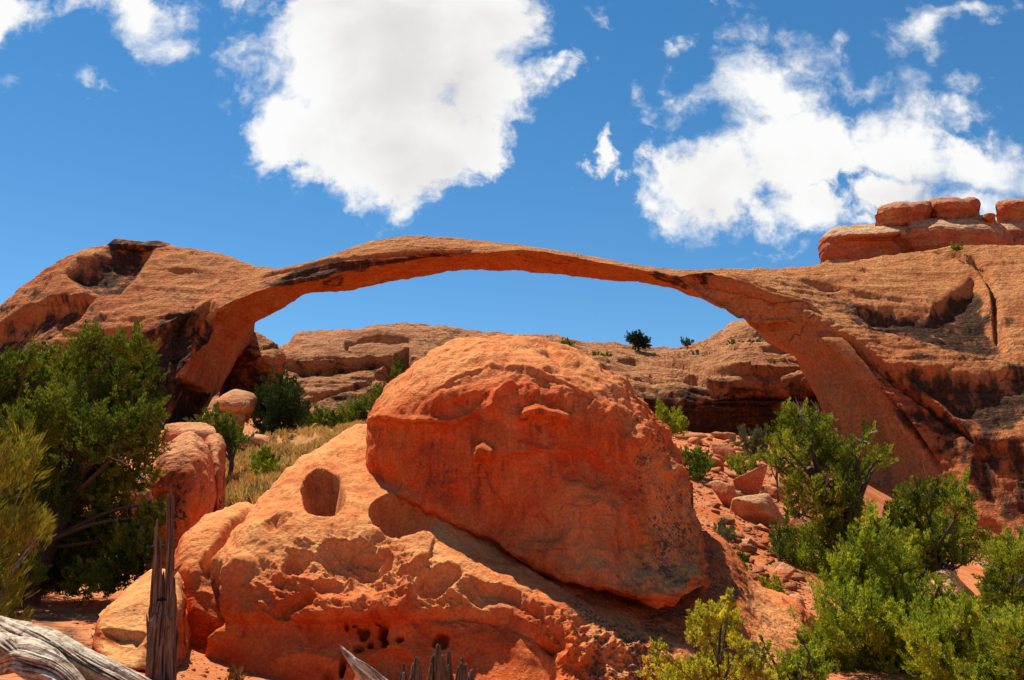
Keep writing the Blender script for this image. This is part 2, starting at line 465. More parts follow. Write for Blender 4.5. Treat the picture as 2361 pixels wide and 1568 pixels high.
RED, ORG, TAN = (.50, .110, .030), (.58, .165, .048), (.62, .30, .115)
M_near = rock_mat('near_sandstone', .0125, (.62, .082, .018), (.66, .130, .030), (.80, .38, .135), dark=(.062, .036, .024), strata=.05, speck=.45, bedb=.15, crk=.30, vdark=(.20, .045, .018), vk=2.35, patch=.55, flowk=.65, bump=1.15)
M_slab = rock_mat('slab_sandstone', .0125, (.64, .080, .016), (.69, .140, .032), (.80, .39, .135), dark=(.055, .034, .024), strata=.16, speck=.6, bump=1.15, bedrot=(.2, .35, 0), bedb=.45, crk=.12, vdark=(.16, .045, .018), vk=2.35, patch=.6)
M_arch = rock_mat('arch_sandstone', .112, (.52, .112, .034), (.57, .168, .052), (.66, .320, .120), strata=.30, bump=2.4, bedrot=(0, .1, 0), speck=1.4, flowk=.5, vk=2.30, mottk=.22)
M_back = rock_mat('ridge_sandstone', .155, (.40, .095, .036), (.45, .145, .055), (.54, .26, .110), strata=.34, bump=2.0, speck=1.3, flowk=.5, vk=2.40)
M_butte = rock_mat('butte_sandstone', .13, (.46, .100, .042), (.50, .145, .058), (.62, .38, .20), strata=.22, bump=1.4)
M_mid = rock_mat('midground_sandstone', .035, (.52, .115, .040), (.57, .175, .066), (.64, .30, .13), strata=.2, speck=.8, patch=.8)
M_pale = rock_mat('pale_sandstone', .03, (.50, .160, .060), (.55, .225, .090), (.61, .34, .155), strata=.32, speck=.7)

def ground_mat():
    s = NT('red_sand')
    big = s.noise(.35, 6, .6); fine = s.noise(9, 6, .7); mid = s.noise(1.7, 6, .65)
    col = s.mix(s.ramp(big, .38, .60), (.50, .120, .036), (.56, .21, .080))
    col = s.mix(s.math('MULTIPLY', s.ramp(mid, .50, .74), .5), col, (.34, .105, .045))
    peb = s.vor(7.0); peb2 = s.vor(2.6, vec=s.map((1, 1, 1), (3, 1, 2)))
    pc = s.vor(7.0, out='Color')
    col = s.mix(s.math('MULTIPLY', s.ramp(peb, .30, .18), s.ramp(mid, .45, .6)), col, s.mix(.5, (.50, .19, .085), pc, 'MULTIPLY'))
    mk = s.N.new('ShaderNodeSeparateColor'); s.L.new(s.attr('mask'), mk.inputs[0])
    gr = s.mix(s.ramp(mid, .4, .74), (.42, .20, .072), (.24, .13, .05))
    col = s.mix(s.math('MULTIPLY', s.math('MULTIPLY', mk.outputs[0], s.ramp(mid, .36, .56)), s.ramp(fine, .3, .6, .6, 1)), col, gr)
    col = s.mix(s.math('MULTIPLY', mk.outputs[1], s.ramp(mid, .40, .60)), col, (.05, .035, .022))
    col = s.mix(1.0, col, s.mix(fine, (.62, .6, .58), (1.3, 1.3, 1.3)), 'MULTIPLY')
    h = s.math('ADD', s.math('MULTIPLY', s.ramp(peb, .32, .1), .5), s.math('ADD', fine, s.math('MULTIPLY', s.ramp(peb2, .3, .1), s.ramp(big, .5, .6))))
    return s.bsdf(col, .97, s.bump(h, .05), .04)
M_ground = ground_mat()

# ------------------------------------------------------------------ the ground
GC = [  # readings in the photograph with their distance
    (-300, 1560, 6), (100, 1568, 5.6), (380, 1600, 6.0), (-200, 1440, 12), (150, 1418, 13), (60, 1398, 15), (230, 1395, 14.5), (330, 1470, 10.5), (300, 1380, 17), (430, 1570, 10.5),
    (900, 1680, 9.5), (1400, 1700, 9.2), (1750, 1720, 9.5), (2100, 1700, 9.5), (2361, 1690, 9.5),
    (540, 1170, 23), (600, 1120, 29), (650, 1080, 34), (640, 1030, 44), (720, 1000, 55), (560, 1030, 50), (800, 975, 80), (700, 985, 75), (460, 975, 100), (300, 1010, 90), (0, 1060, 85),
    (150, 1220, 40), (420, 1130, 40), (900, 970, 110), (800, 950, 135),
    (1690, 1420, 17), (1760, 1350, 21), (1760, 1270, 27), (1700, 1210, 32), (1640, 1120, 41), (1660, 1060, 52), (1580, 1020, 66), (1700, 1005, 95), (1850, 1030, 90), (1500, 1000, 100),
    (2030, 1205, 78), (2200, 1275, 80), (2290, 1320, 76), (2361, 1345, 62), (2250, 1350, 36), (2250, 1420, 25), (2150, 1330, 50), (1900, 1440, 17), (2100, 1460, 16), (2000, 1380, 24), (2500, 1380, 40), (2500, 1360, 70),
]
gp = [at(*p) for p in GC]
gp += [np.array(p, float) for p in [(0, 0, 0), (-4, 2, .2), (4, 2, 0), (0, 4, .1), (3, 5, 0), (-14, 0, .5), (14, 0, 0), (0, -20, 0), (-30, -20, 0), (30, -20, 0), (-60, 20, 3), (60, 20, 3),
       (-120, 90, 13), (130, 80, 10), (-120, 170, 18), (0, 190, 24), (120, 170, 20), (-60, 260, 20), (60, 260, 20), (200, 200, 14), (-200, 200, 14), (-200, 0, 4), (200, 0, 4), (0, -120, 0)]]
gp = np.array(gp)
def _warp(x, y):
    r = np.hypot(x, y); f = np.log1p(r / 6.0) / np.maximum(r, 1e-6)
    return np.stack([x * f, y * f], -1)
_gx = _warp(gp[:, 0], gp[:, 1])
def _U(d): return np.where(d > 1e-9, d * d * np.log(d + 1e-12), 0)
_n = len(gp)
_A = np.zeros((_n + 3, _n + 3))
_A[:_n, :_n] = _U(np.linalg.norm(_gx[:, None] - _gx[None], axis=2)) + np.eye(_n) * .02
_A[:_n, _n] = 1; _A[:_n, _n + 1:] = _gx; _A[_n, :_n] = 1; _A[_n + 1:, :_n] = _gx.T
_wt = np.linalg.solve(_A, np.concatenate([gp[:, 2], np.zeros(3)]))
def gz0(x, y):
    x = np.atleast_1d(np.asarray(x, float)); y = np.atleast_1d(np.asarray(y, float))
    out = np.zeros(len(x))
    for a in range(0, len(x), 40000):
        q = _warp(x[a:a + 40000], y[a:a + 40000])
        d = np.linalg.norm(q[:, None] - _gx[None], axis=2)
        out[a:a + 40000] = _U(d) @ _wt[:_n] + _wt[_n] + q @ _wt[_n + 1:]
    r = np.hypot(x, y)
    far = sstep(160, 320, r)
    return out * (1 - far) + 12.0 * far
def gz(x, y):
    x = np.atleast_1d(np.asarray(x, float)); y = np.atleast_1d(np.asarray(y, float))
    P = np.stack([x, y, np.zeros(len(x))], 1); r = np.hypot(x, y)
    return gz0(x, y) + fbm(P, .45, 4, .5, 3) * .16 * sstep(0, 8, r) + fbm(P, .06, 3, .5, 5) * .5 * sstep(20, 60, r) + fbm(P, 3.0, 3, .6, 8) * .03
def hit(xd, yd, y0=4.0, y1=160.0):
    """the point where the line of sight of a reading meets the ground"""
    a, b = K(xd, yd)
    Y = np.exp(np.linspace(math.log(y0), math.log(y1), 200))
    d = EYE[2] + b * Y - gz(a * Y, Y)
    k = int(np.argmax(d < 0))
    if d[k] >= 0: y = Y[-1]
    elif k == 0: y = Y[0]
    else: y = Y[k - 1] + (Y[k] - Y[k - 1]) * d[k - 1] / (d[k - 1] - d[k])
    return np.array([a * y, y, float(gz(a * y, y)[0])])

def build_ground():
    rr = np.concatenate([[0.0], np.exp(np.linspace(math.log(1.0), math.log(260), 330)), [400, 700, 1300, 2500, 5000, 9000]])
    fa = np.linspace(-42, 42, 400)
    ba = np.linspace(42, 318, 120)[1:-1]
    ang = np.radians(np.concatenate([fa, ba]))
    X = rr[:, None] * np.sin(ang)[None]; Yy = rr[:, None] * np.cos(ang)[None]
    z = gz(X.ravel(), Yy.ravel())
    P = np.stack([X.ravel(), Yy.ravel(), z], 1)
    Q = proj(P)
    grass = inside(Q, [(500, 1230), (520, 1000), (640, 985), (760, 960), (900, 930), (900, 1000), (720, 1060), (610, 1150)], 25) * (P[:, 1] > 15)
    grass = np.maximum(grass, .6 * sstep(60, 80, P[:, 1]) * (Q[:, 0] < 1000))
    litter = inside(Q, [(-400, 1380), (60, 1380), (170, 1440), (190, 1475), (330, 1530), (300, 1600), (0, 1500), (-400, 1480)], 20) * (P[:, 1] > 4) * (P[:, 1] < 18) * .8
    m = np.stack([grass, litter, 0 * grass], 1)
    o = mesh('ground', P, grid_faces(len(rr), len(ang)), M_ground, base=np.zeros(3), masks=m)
    tag(o, 'red sandy ground rising from the trail to the foot of the cliffs', 'ground', kind='structure')
build_ground()
# ------------------------------------------------------------------ the arch
def arch():
    raw = [  # F front lower edge, three points up the face, top edge, lower edge of the far side (None: on the ground behind)
     [(-300,1110,90),(-300,1010,94),(-300,930,99),(-300,880,105),(-300,850,112),None],
     [(-100,1080,92),(-100,970,96),(-100,890,101),(-100,820,107),(-100,765,114),None],
     [(60,1060,94),(60,900,97),(60,810,101),(60,725,108),(60,655,115),None],
     [(130,1050,94.5),(130,890,97.5),(130,790,101),(130,700,107),(130,610,115.5),None],
     [(200,1040,95),(200,880,98),(200,780,101),(200,670,107),(200,578,116),None],
     [(320,1030,96),(320,870,98),(325,770,101),(330,660,108),(335,564,117),None],
     [(382,1020,97),(390,860,99),(405,760,101.5),(440,670,107.5),(450,585,116),(440,1010,112)],
     [(405,935,98),(397,860,98.5),(420,770,101.5),(465,690,106.5),(480,592,115),(466,950,109)],
     [(418,870,98.5),(425,800,99.3),(450,735,102),(490,675,106.5),(510,597,114.5),(495,893,109)],
     [(453,820,99.5),(460,770,100.2),(478,720,102.3),(510,668,106.3),(540,603,113.5),(512,848,110)],
     [(471,755,100.5),(481,735,101.3),(505,700,103.3),(540,655,106.7),(575,610,112.5),(530,795,110.5)],
     [(500,722,101.5),(520,705,102.2),(545,680,103.8),(575,650,106.5),(605,614.5,111.5),(560,768,111)],
     [(560,690,103),(575,675,103.5),(595,660,104.5),(615,643,106.5),(635,617,110.5),(600,735,111.5)],
     [(636,663,104),(642,652,104),(650,641,104.5),(657,631,106),(667,613,109),(665,702,112)],
     [(717,650,104.8),(722,638,104.5),(727,626,104.8),(730,614,106),(735,597,109),(722,675,112)],
     [(810,632,105),(810,617,104.4),(810,603,104.6),(810,590,105.8),(810,572,109),(795,670,112)],
     [(900,618,105),(900,603,104.3),(900,587,104.5),(900,568,105.8),(900,549,109),(890,651,112)],
     [(1000,603,105),(1000,591,104.4),(1000,577,104.6),(1000,560,105.8),(1000,543,109),(1000,632,112)],
     [(1100,590,105),(1100,583,104.6),(1100,575,105),(1100,565,106.3),(1100,553,109),(1100,622,112)],
     [(1200,580,105),(1200,577,104.8),(1200,574,105.3),(1200,571,106.8),(1200,567,109),(1200,627,112)],
     [(1300,592,105),(1300,589,104.8),(1300,586,105.3),(1300,583,106.8),(1300,580,109),(1300,636,112)],
     [(1400,611,105),(1400,609,104.8),(1400,607,105.3),(1400,604,106.8),(1400,601,109),(1400,644,111.7)],
     [(1490,627,104.8),(1488,625,104.8),(1486,622,105.4),(1484,619,107),(1480,616,109),(1488,650,111.2)],
     [(1560,640,104.4),(1556,636,104.5),(1552,632,105.3),(1546,628,107),(1540,623.5,109.5),(1545,660,110.6)],
     [(1640,659,103.6),(1632,652,103.9),(1624,644,105),(1612,635,107),(1600,626,110),(1610,686,109.8)],
     [(1760,704,102),(1744,687,102.5),(1724,667,104.5),(1702,645,107),(1685,622,111),(1700,723,108.4)],
     [(1868,742,100),(1850,713,101),(1820,683,103.5),(1780,652,107),(1750,619,112),(1752,768,107.3)],
     [(1903,785,98),(1910,742,99.5),(1890,708,102.5),(1860,668,106.5),(1820,616,113),(1830,818,106)],
     [(1990,870,96),(2000,800,97),(1980,740,100.5),(1950,680,105.5),(1900,606,114),(1876,853,105)],
     [(2080,965,94),(2090,870,95),(2080,780,98.5),(2060,690,104),(2000,594,115),(1880,908,104.5)],
     [(2170,1095,92),(2190,960,92.5),(2190,830,96),(2180,710,103),(2120,581,115),(1905,968,104)],
     [(2205,1260,90),(2260,1020,90),(2280,870,94),(2280,720,101.5),(2240,572,114),(1935,1045,103)],
     [(2290,1380,86),(2350,1080,87),(2370,910,91),(2370,740,99.5),(2361,570,113),(1995,1160,101)],
     [(2480,1420,82),(2500,1120,83),(2510,930,88),(2510,750,97),(2500,574,112),(2200,1260,106)],
     [(2750,1420,80),(2750,1150,81),(2750,930,86),(2750,760,95),(2750,600,110),None]]
    st = []
    for F, a, b, c, T, KB in raw:
        f, m1, m2, m3, t = (at(*q) for q in (F, a, b, c, T))
        if KB is None:
            kb = np.array([t[0], 128.0, 8.0])
        else: kb = at(*KB)
        h = t[2] - kb[2]
        kt = t + np.array([0, 3.0 if h < 12 else 6.0, -h * .12])
        km = np.array([(kt[0] + kb[0]) / 2, max(kt[1], kb[1]) + (1.0 if h < 12 else 4.0), kb[2] + h * .5])
        st.append([np.append(q, 1) for q in (f, m1, m2, m3, t, kt, km, kb, (f + kb) / 2)])
    seglen = [max(6, int(np.hypot(*(np.subtract(raw[i + 1][2][:2], raw[i][2][:2]))) * .43 / 1.15)) for i in range(len(raw) - 1)]
    vc = [46, 40, 40, 36, 6, 4, 4, 34, 40]
    arch.base = at(460, 975, 102)
    crack1 = [(590, 640), (640, 626), (700, 612), (779, 597), (870, 591), (959, 584), (1040, 583), (1095, 579)]
    def disp(P, n, Q, fr):
        bedP = P * np.array([1, 1, 1])
        span = inside(Q, [(560, 540), (1600, 540), (1700, 720), (1500, 700), (640, 760)], 30)
        d = fbm(bedP, .055, 4, .5, 1) * 1.5 * (1 - .8 * span)
        d += fbm(P, (.10, .10, .75), 4, .55, 2) * .26 * (1 - .55 * span)
        d += fbm(P, .5, 4, .6, 4) * .42 * (1 - .35 * span)
        led = fbm(P, (.05, .05, .35), 2, .5, 9) * 3
        d += (sstep(.2, .8, led - np.floor(led)) - .5) * .10 * (1 - .6 * span)
        intr = inside(Q, [(380, 1000), (405, 870), (450, 815), (470, 745), (560, 688), (720, 652), (1000, 603), (1200, 580), (1640, 659), (1868, 742), (2170, 1095), (2100, 1250), (1850, 1000), (1850, 850), (1600, 700), (1200, 640), (700, 690), (500, 900), (470, 1000)], 6)
        d = d * (1 - .6 * intr) + intr * (fbm(P, (.25, .5, .12), 3, .5, 12) * .45 + (fbm(P, (.5, .9, .5), 4, .55, 13, ridged=True) - .75) * .22)
        # two big hollows in the left hill
        h1 = inside(Q, [(158, 637), (190, 612), (250, 585), (310, 568), (345, 575), (330, 602), (305, 640), (275, 668), (230, 672), (195, 660)], 18)
        h2 = inside(Q, [(-60, 780), (60, 715), (130, 692), (210, 695), (180, 730), (130, 765), (60, 810), (-20, 870), (-80, 900)], 10)
        h3 = inside(Q, [(90, 850), (160, 800), (240, 770), (300, 765), (330, 800), (320, 850), (240, 860), (120, 900)], 12)
        d -= (h1 * 1.9 + h2 * 2.0 + h3 * 1.4) * fr
        # dark undercut face of the left foot
        lf = inside(Q, [(330, 790), (390, 760), (450, 735), (475, 742), (455, 812), (415, 865), (400, 990), (330, 1020)], 10)
        d -= lf * .7 * fr
        d -= 1.7 * inside(Q, [(408, 872), (440, 886), (472, 902), (476, 1000), (396, 1010)], 5) * fr
        d += step(Q, [(300, 800), (380, 757), (450, 725), (490, 690)], 60, 1.2) * fr
        # crack lines along the span
        d += groove(Q, crack1, 3.0, .9) * fr
        d += step(Q, [(600, 650), (680, 628), (760, 605), (860, 600), (960, 590), (1095, 584)], 40, .5) * fr
        # right abutment: long cracks, overhung hollows and ribs
        d += groove(Q, [(1560, 637), (1640, 655), (1760, 698), (1868, 742), (1905, 790), (1990, 868), (2080, 965), (2170, 1095)], 7, 1.8)
        d += step(Q, [(1640, 648), (1720, 672), (1820, 700), (1900, 738), (1990, 785), (2060, 850), (2150, 920), (2220, 985), (2280, 1060)], 70, 1.3) * fr
        d += groove(Q, [(1640, 652), (1720, 676), (1820, 704), (1900, 742), (1990, 790), (2060, 855), (2150, 925), (2220, 990), (2280, 1060)], 5, .9) * fr
        d += step(Q, [(1840, 640), (1900, 650), (2000, 668), (2100, 680), (2180, 690)], 40, .4) * fr
        ov = inside(Q, [(1985, 705), (2060, 700), (2150, 715), (2245, 640), (2275, 700), (2300, 745), (2320, 800), (2260, 815), (2170, 790), (2100, 762), (2020, 742)], 16)
        d -= ov * 1.5 * fr
        ov2 = inside(Q, [(2080, 850), (2160, 855), (2250, 880), (2361, 850), (2420, 900), (2361, 960), (2280, 985), (2200, 950)], 14)
        d -= ov2 * 1.0 * fr
        ov3 = inside(Q, [(2250, 1020), (2361, 1040), (2420, 1100), (2361, 1210), (2280, 1180), (2240, 1100)], 14)
        d -= ov3 * 1.2 * fr
        d += groove(Q, [(2235, 585), (2270, 620), (2290, 660), (2298, 720), (2312, 790)], 6, 1.4) * fr
        d += groove(Q, [(2150, 578), (2220, 590), (2268, 618)], 4, .7) * fr
        d += step(Q, [(1700, 640), (1800, 668), (1880, 690)], 25, .6) * fr
        return d
    def masks(P, n, Q, fr):
        nz = fbm(P, .12, 3, .5, 21)
        v = np.zeros(len(P))
        def add(poly, w, soft=14): 
            np.maximum(v, inside(Q + np.stack([fbm(P, .3, 3, .5, 31), fbm(P, .3, 3, .5, 32)], 1) * 22, poly, soft) * w, out=v)
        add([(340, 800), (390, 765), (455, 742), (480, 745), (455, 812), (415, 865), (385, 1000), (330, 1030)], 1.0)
        add([(400, 868), (440, 886), (476, 908), (480, 1000), (380, 1010)], .9, 6)  # shade under the overhang painted dark on the pedestal
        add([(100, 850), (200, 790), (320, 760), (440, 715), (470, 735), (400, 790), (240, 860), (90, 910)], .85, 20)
        add([(150, 640), (240, 580), (330, 560), (345, 590), (280, 670), (220, 675)], .8)  # shade filling the upper hollow, painted in dark
        add([(-60, 790), (60, 715), (210, 690), (130, 770), (0, 870)], .72)  # the lower hollow's shade is painted in as well
        add([(590, 668), (630, 632), (720, 608), (790, 600), (960, 588), (1080, 584), (1000, 600), (900, 615), (800, 630), (715, 650)], .85, 8)
        add([(1195, 580), (1350, 598), (1360, 622), (1260, 612), (1190, 606)], .42, 6)
        add([(735, 650), (790, 640), (790, 665), (735, 668)], .7, 6)
        add([(1500, 628), (1600, 645), (1640, 660), (1590, 662), (1500, 640)], .85, 6)
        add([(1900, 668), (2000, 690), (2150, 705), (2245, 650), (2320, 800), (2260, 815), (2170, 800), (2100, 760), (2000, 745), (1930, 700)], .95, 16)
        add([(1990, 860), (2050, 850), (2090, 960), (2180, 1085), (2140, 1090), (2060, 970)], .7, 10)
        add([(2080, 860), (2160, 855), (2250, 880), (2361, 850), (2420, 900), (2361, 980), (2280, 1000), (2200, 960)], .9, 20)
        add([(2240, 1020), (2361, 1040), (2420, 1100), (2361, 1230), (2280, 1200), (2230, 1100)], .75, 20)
        add([(1840, 650), (1950, 670), (1900, 700), (1840, 680)], .5, 12)
        add([(1890, 770), (1960, 790), (2060, 880), (2120, 960), (2060, 940), (1960, 850)], .5, 14)
        nz2 = fbm(P, (.16, .16, .30), 4, .6, 22)
        steep = sstep(.75, .35, n[:, 2])
        v = np.maximum(v, .85 * sstep(-.25, .25, nz2) * (.55 + .45 * steep) * sstep(1880, 2040, Q[:, 0]) * sstep(640, 720, Q[:, 1]))
        v = np.maximum(v, .75 * sstep(-.28, .30, nz2) * (.5 + .5 * steep) * sstep(640, 480, Q[:, 0]) * sstep(600, 700, Q[:, 1]))
        v = np.clip(v + .10 * nz, 0, 1)
        v = v * (1 - .85 * inside(Q, [(470, 905), (430, 880), (466, 824), (484, 752), (560, 692), (640, 668), (660, 705), (560, 790), (500, 900)], 5))
        intr = inside(Q, [(395, 880), (450, 815), (470, 745), (560, 688), (720, 656), (1000, 606), (1200, 582), (1640, 661), (1868, 744), (2170, 1097), (2100, 1250), (1850, 1000), (1850, 850), (1600, 705), (1200, 645), (700, 690), (500, 900)], 8)
        v = v * (1 - .85 * intr * (sstep(1640, 1700, Q[:, 0])))
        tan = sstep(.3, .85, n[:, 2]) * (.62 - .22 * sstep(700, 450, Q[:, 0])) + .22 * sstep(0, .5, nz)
        return np.stack([v, .02 + .12 * sstep(0, .4, nz) * (1 - intr), np.clip(np.clip(tan, 0, 1) * (1 - intr) + .55 * intr * sstep(1300, 1800, Q[:, 0]), 0, 1)], 1)  # paler inner face of the right leg: bounced light put into the colour
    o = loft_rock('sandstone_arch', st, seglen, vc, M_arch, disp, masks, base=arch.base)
    tag(o, 'long thin red sandstone arch spanning open sky between two rock shoulders', 'rock arch')
    return o
ARCH = arch()

def slab_loft(name, rows, mat, parent=None, depth=6.0, vc=(26, 24, 24, 20, 8, 6, 8), disp=None, masks=None, px=.13, base=None, ulen=None, seed=0):
    """rows: stations of five readings from the foot of the front up to the top edge; the back is closed off behind"""
    st = []
    for r in rows:
        w = [at(*q) for q in r]
        t, f = w[-1], w[0]
        k1 = t + np.array([0, depth * .6, -(t[2] - f[2]) * .10])
        k2 = np.array([(t[0] + f[0]) / 2, max(t[1], f[1]) + depth, f[2] + (t[2] - f[2]) * .4])
        for q in (k1, k2): q[0] *= q[1] / max(t[1], f[1])
        st.append([np.append(q, 1) for q in w + [k1, k2]])
    ul = ulen or [max(5, int(np.hypot(*(np.subtract(rows[i + 1][2][:2], rows[i][2][:2]))) * .43 / 1.2)) for i in range(len(rows) - 1)]
    if disp is None:
        def disp(P, n, Q, fr):
            q = P / px
            d = fbm(q, .012, 3, .5, seed) * 4 + fbm(q, (.02, .02, .12), 4, .55, seed + 1) * 2.0 + fbm(q, .09, 4, .6, seed + 2) * 1.6
            return d * px
    if masks is None:
        def masks(P, n, Q, fr):
            nz = fbm(P / px, .03, 3, .5, seed + 5)
            return np.stack([.25 * sstep(.1, .5, nz) * (n[:, 2] < .4), .25 + .2 * nz, np.clip(sstep(.3, .8, n[:, 2]) * .9, 0, 1)], 1)
    return loft_rock(name, st, ul, list(vc), mat, disp, masks, parent, base)

# a low cap of harder rock on the left shoulder
def cap_left():
    rows = [[(246,574,116.0),(246,568,115.8),(247,563,115.8),(249,559,116.2),(252,557,116.9)],
            [(262,578,115.4),(261,570,114.8),(261,562,114.6),(264,555,115.2),(272,550,116.9)],
            [(300,582,115.4),(301,573,114.6),(300,562,114.4),(301,556,115.2),(302,551,116.9)],
            [(330,584,115.6),(331,574,114.7),(331,565,114.4),(331,559,115.0),(330,556,116.9)],
            [(352,582,115.6),(352,573,114.8),(352,564,114.5),(353,558,115.2),(354,553,116.9)],
            [(385,579,116.0),(387,574,115.2),(388,568,115.0),(387,562,115.6),(385,558,116.9)],
            [(397,578,116.6),(397,575,116.4),(397,571,116.4),(396,567,116.6),(395,564,117.0)]]
    return slab_loft('cap_rock', rows, M_arch, ARCH, 3, (10, 10, 10, 8, 4, 4, 5), px=.14, ulen=[12, 18, 16, 14, 16, 10], seed=3,
                     masks=lambda P, n, Q, fr: np.stack([.62 + .3 * fbm(P, .5, 3, .5, 6), .3 + 0 * P[:, 0], .3 * sstep(.5, .9, n[:, 2])], 1).clip(0, 1))
cap_left()

# ------------------------------------------------------------------ butte above the right shoulder
def butte():
    rows = [[(1894,622,128),(1893,600,127.8),(1890,575,127.2),(1892,556,127.4),(1900,546,128.5)],
            [(1915,622,124),(1912,594,123.8),(1908,560,122.6),(1914,538,123.0),(1930,525,128)],
            [(1980,622,121.6),(1980,592,121.2),(1978,555,119.8),(1982,534,120.6),(1990,520,128)],
            [(2060,622,121),(2060,588,120.6),(2062,552,119.4),(2068,530,120.4),(2070,515,128)],
            [(2103,622,121),(2102,584,121),(2100,545,120.2),(2100,515,121.0),(2100,500,128)],
            [(2180,622,119.5),(2180,584,119.2),(2180,540,118.4),(2180,514,119.8),(2180,494,128)],
            [(2260,622,120),(2260,588,119.8),(2262,545,118.8),(2265,517,120.4),(2265,497,128)],
            [(2310,622,122),(2313,592,121.8),(2316,560,121.0),(2312,538,122),(2300,512,128)],
            [(2335,622,125),(2336,595,125),(2338,572,124.8),(2335,558,125.4),(2328,545,128)]]
    def disp(P, n, Q, fr):
        d = fbm(P, .09, 4, .5, 41) * .9 + fbm(P, (.1, .1, .8), 4, .55, 42) * .45 + fbm(P, .6, 4, .6, 43) * .3
        d += groove(Q, [(2092, 510), (2085, 545), (2100, 590), (2108, 620)], 7, 1.8) * fr
        d -= inside(Q, [(1918, 560), (1960, 548), (2080, 545), (2085, 575), (2060, 590), (1990, 590), (1940, 575)], 8) * 1.0 * fr
        d += step(Q, [(1925, 553), (2000, 543), (2090, 536)], 20, .7) * fr
        return d
    def masks(P, n, Q, fr):
        nz = fbm(P, .2, 3, .5, 44)
        return np.stack([np.clip(.22 + .4 * nz, 0, 1) * (n[:, 2] < .5), .2 + 0 * nz, np.clip(sstep(.3, .7, n[:, 2]), 0, 1)], 1)
    o = slab_loft('sandstone_butte', rows, M_butte, None, 8, (34, 26, 26, 22, 6, 6, 8), disp, masks)
    tag(o, 'layered red butte with two rounded cap rocks above the right end of the arch', 'rock butte')
    def cap(x0, x1, yt, yb, Y, seed, lean=0):
        w = x1 - x0; rows = []
        for t, hgt in ((0, .62), (.04, .80), (.2, .93), (.5, 1.0), (.8, .99), (.95, .92), (1, .66)):
            x = x0 + w * t; e = math.sin(math.pi * min(max(t, .02), .98)) ** .5
            yb2 = yb + lean * (t - .5); hh = (yb2 - yt) * hgt
            yo = yb2 - hh
            fY = Y - 3.4 * e
            rows.append([(x, yb2 + 6, fY + 1.6), (x, yb2 - hh * .25, fY + .7), (x, yb2 - hh * .55, fY - .1), (x, yb2 - hh * .90, fY - .1), (x, yo, Y + .5)])
        return slab_loft('cap_rock', rows, M_butte, o, 4, (12, 12, 12, 12, 4, 4, 5), px=.12, seed=seed, ulen=[6, 9, 14, 14, 10, 6],
                         disp=lambda P, n, Q, fr: fbm(P, .22, 3, .5, seed) * .75 + fbm(P, (.2, .2, 1.0), 4, .55, seed + 1) * .42 + fbm(P, .9, 3, .6, seed + 2) * .2,
                         masks=lambda P, n, Q, fr: np.stack([.25 + .4 * fbm(P, .2, 3, .5, seed), .15 + 0 * P[:, 0], .3 * sstep(.6, .9, n[:, 2])], 1).clip(0, 1))
    cap(2019, 2148, 467, 513, 124, 51, -6)
    cap(2136, 2258, 459, 500, 125, 52)
    cap(2268, 2294, 497, 504, 124, 53)
    # the next butte to the right, cut by the frame
    rows = [[(2296,605,134),(2296,580,133.6),(2298,555,133.4),(2300,530,133.6),(2302,512,135)],
            [(2312,605,131),(2312,575,130.6),(2314,545,130.6),(2316,520,131.6),(2318,500,136)],
            [(2370,605,130),(2370,570,129.6),(2370,540,129.8),(2370,515,131),(2370,492,136)],
            [(2480,605,130),(2480,570,129.6),(2480,540,129.8),(2480,515,131),(2480,480,136)],
            [(2560,605,134),(2560,580,133),(2560,550,133),(2560,530,134),(2558,515,136)]]
    o2 = slab_loft('sandstone_butte', rows, M_butte, None, 6, seed=61, px=.13)
    tag(o2, 'red butte with an overhanging cap cut off by the right edge of the picture', 'rock butte')
    o = o2
    cap(2298, 2470, 455, 510, 134, 62, -8)
butte()

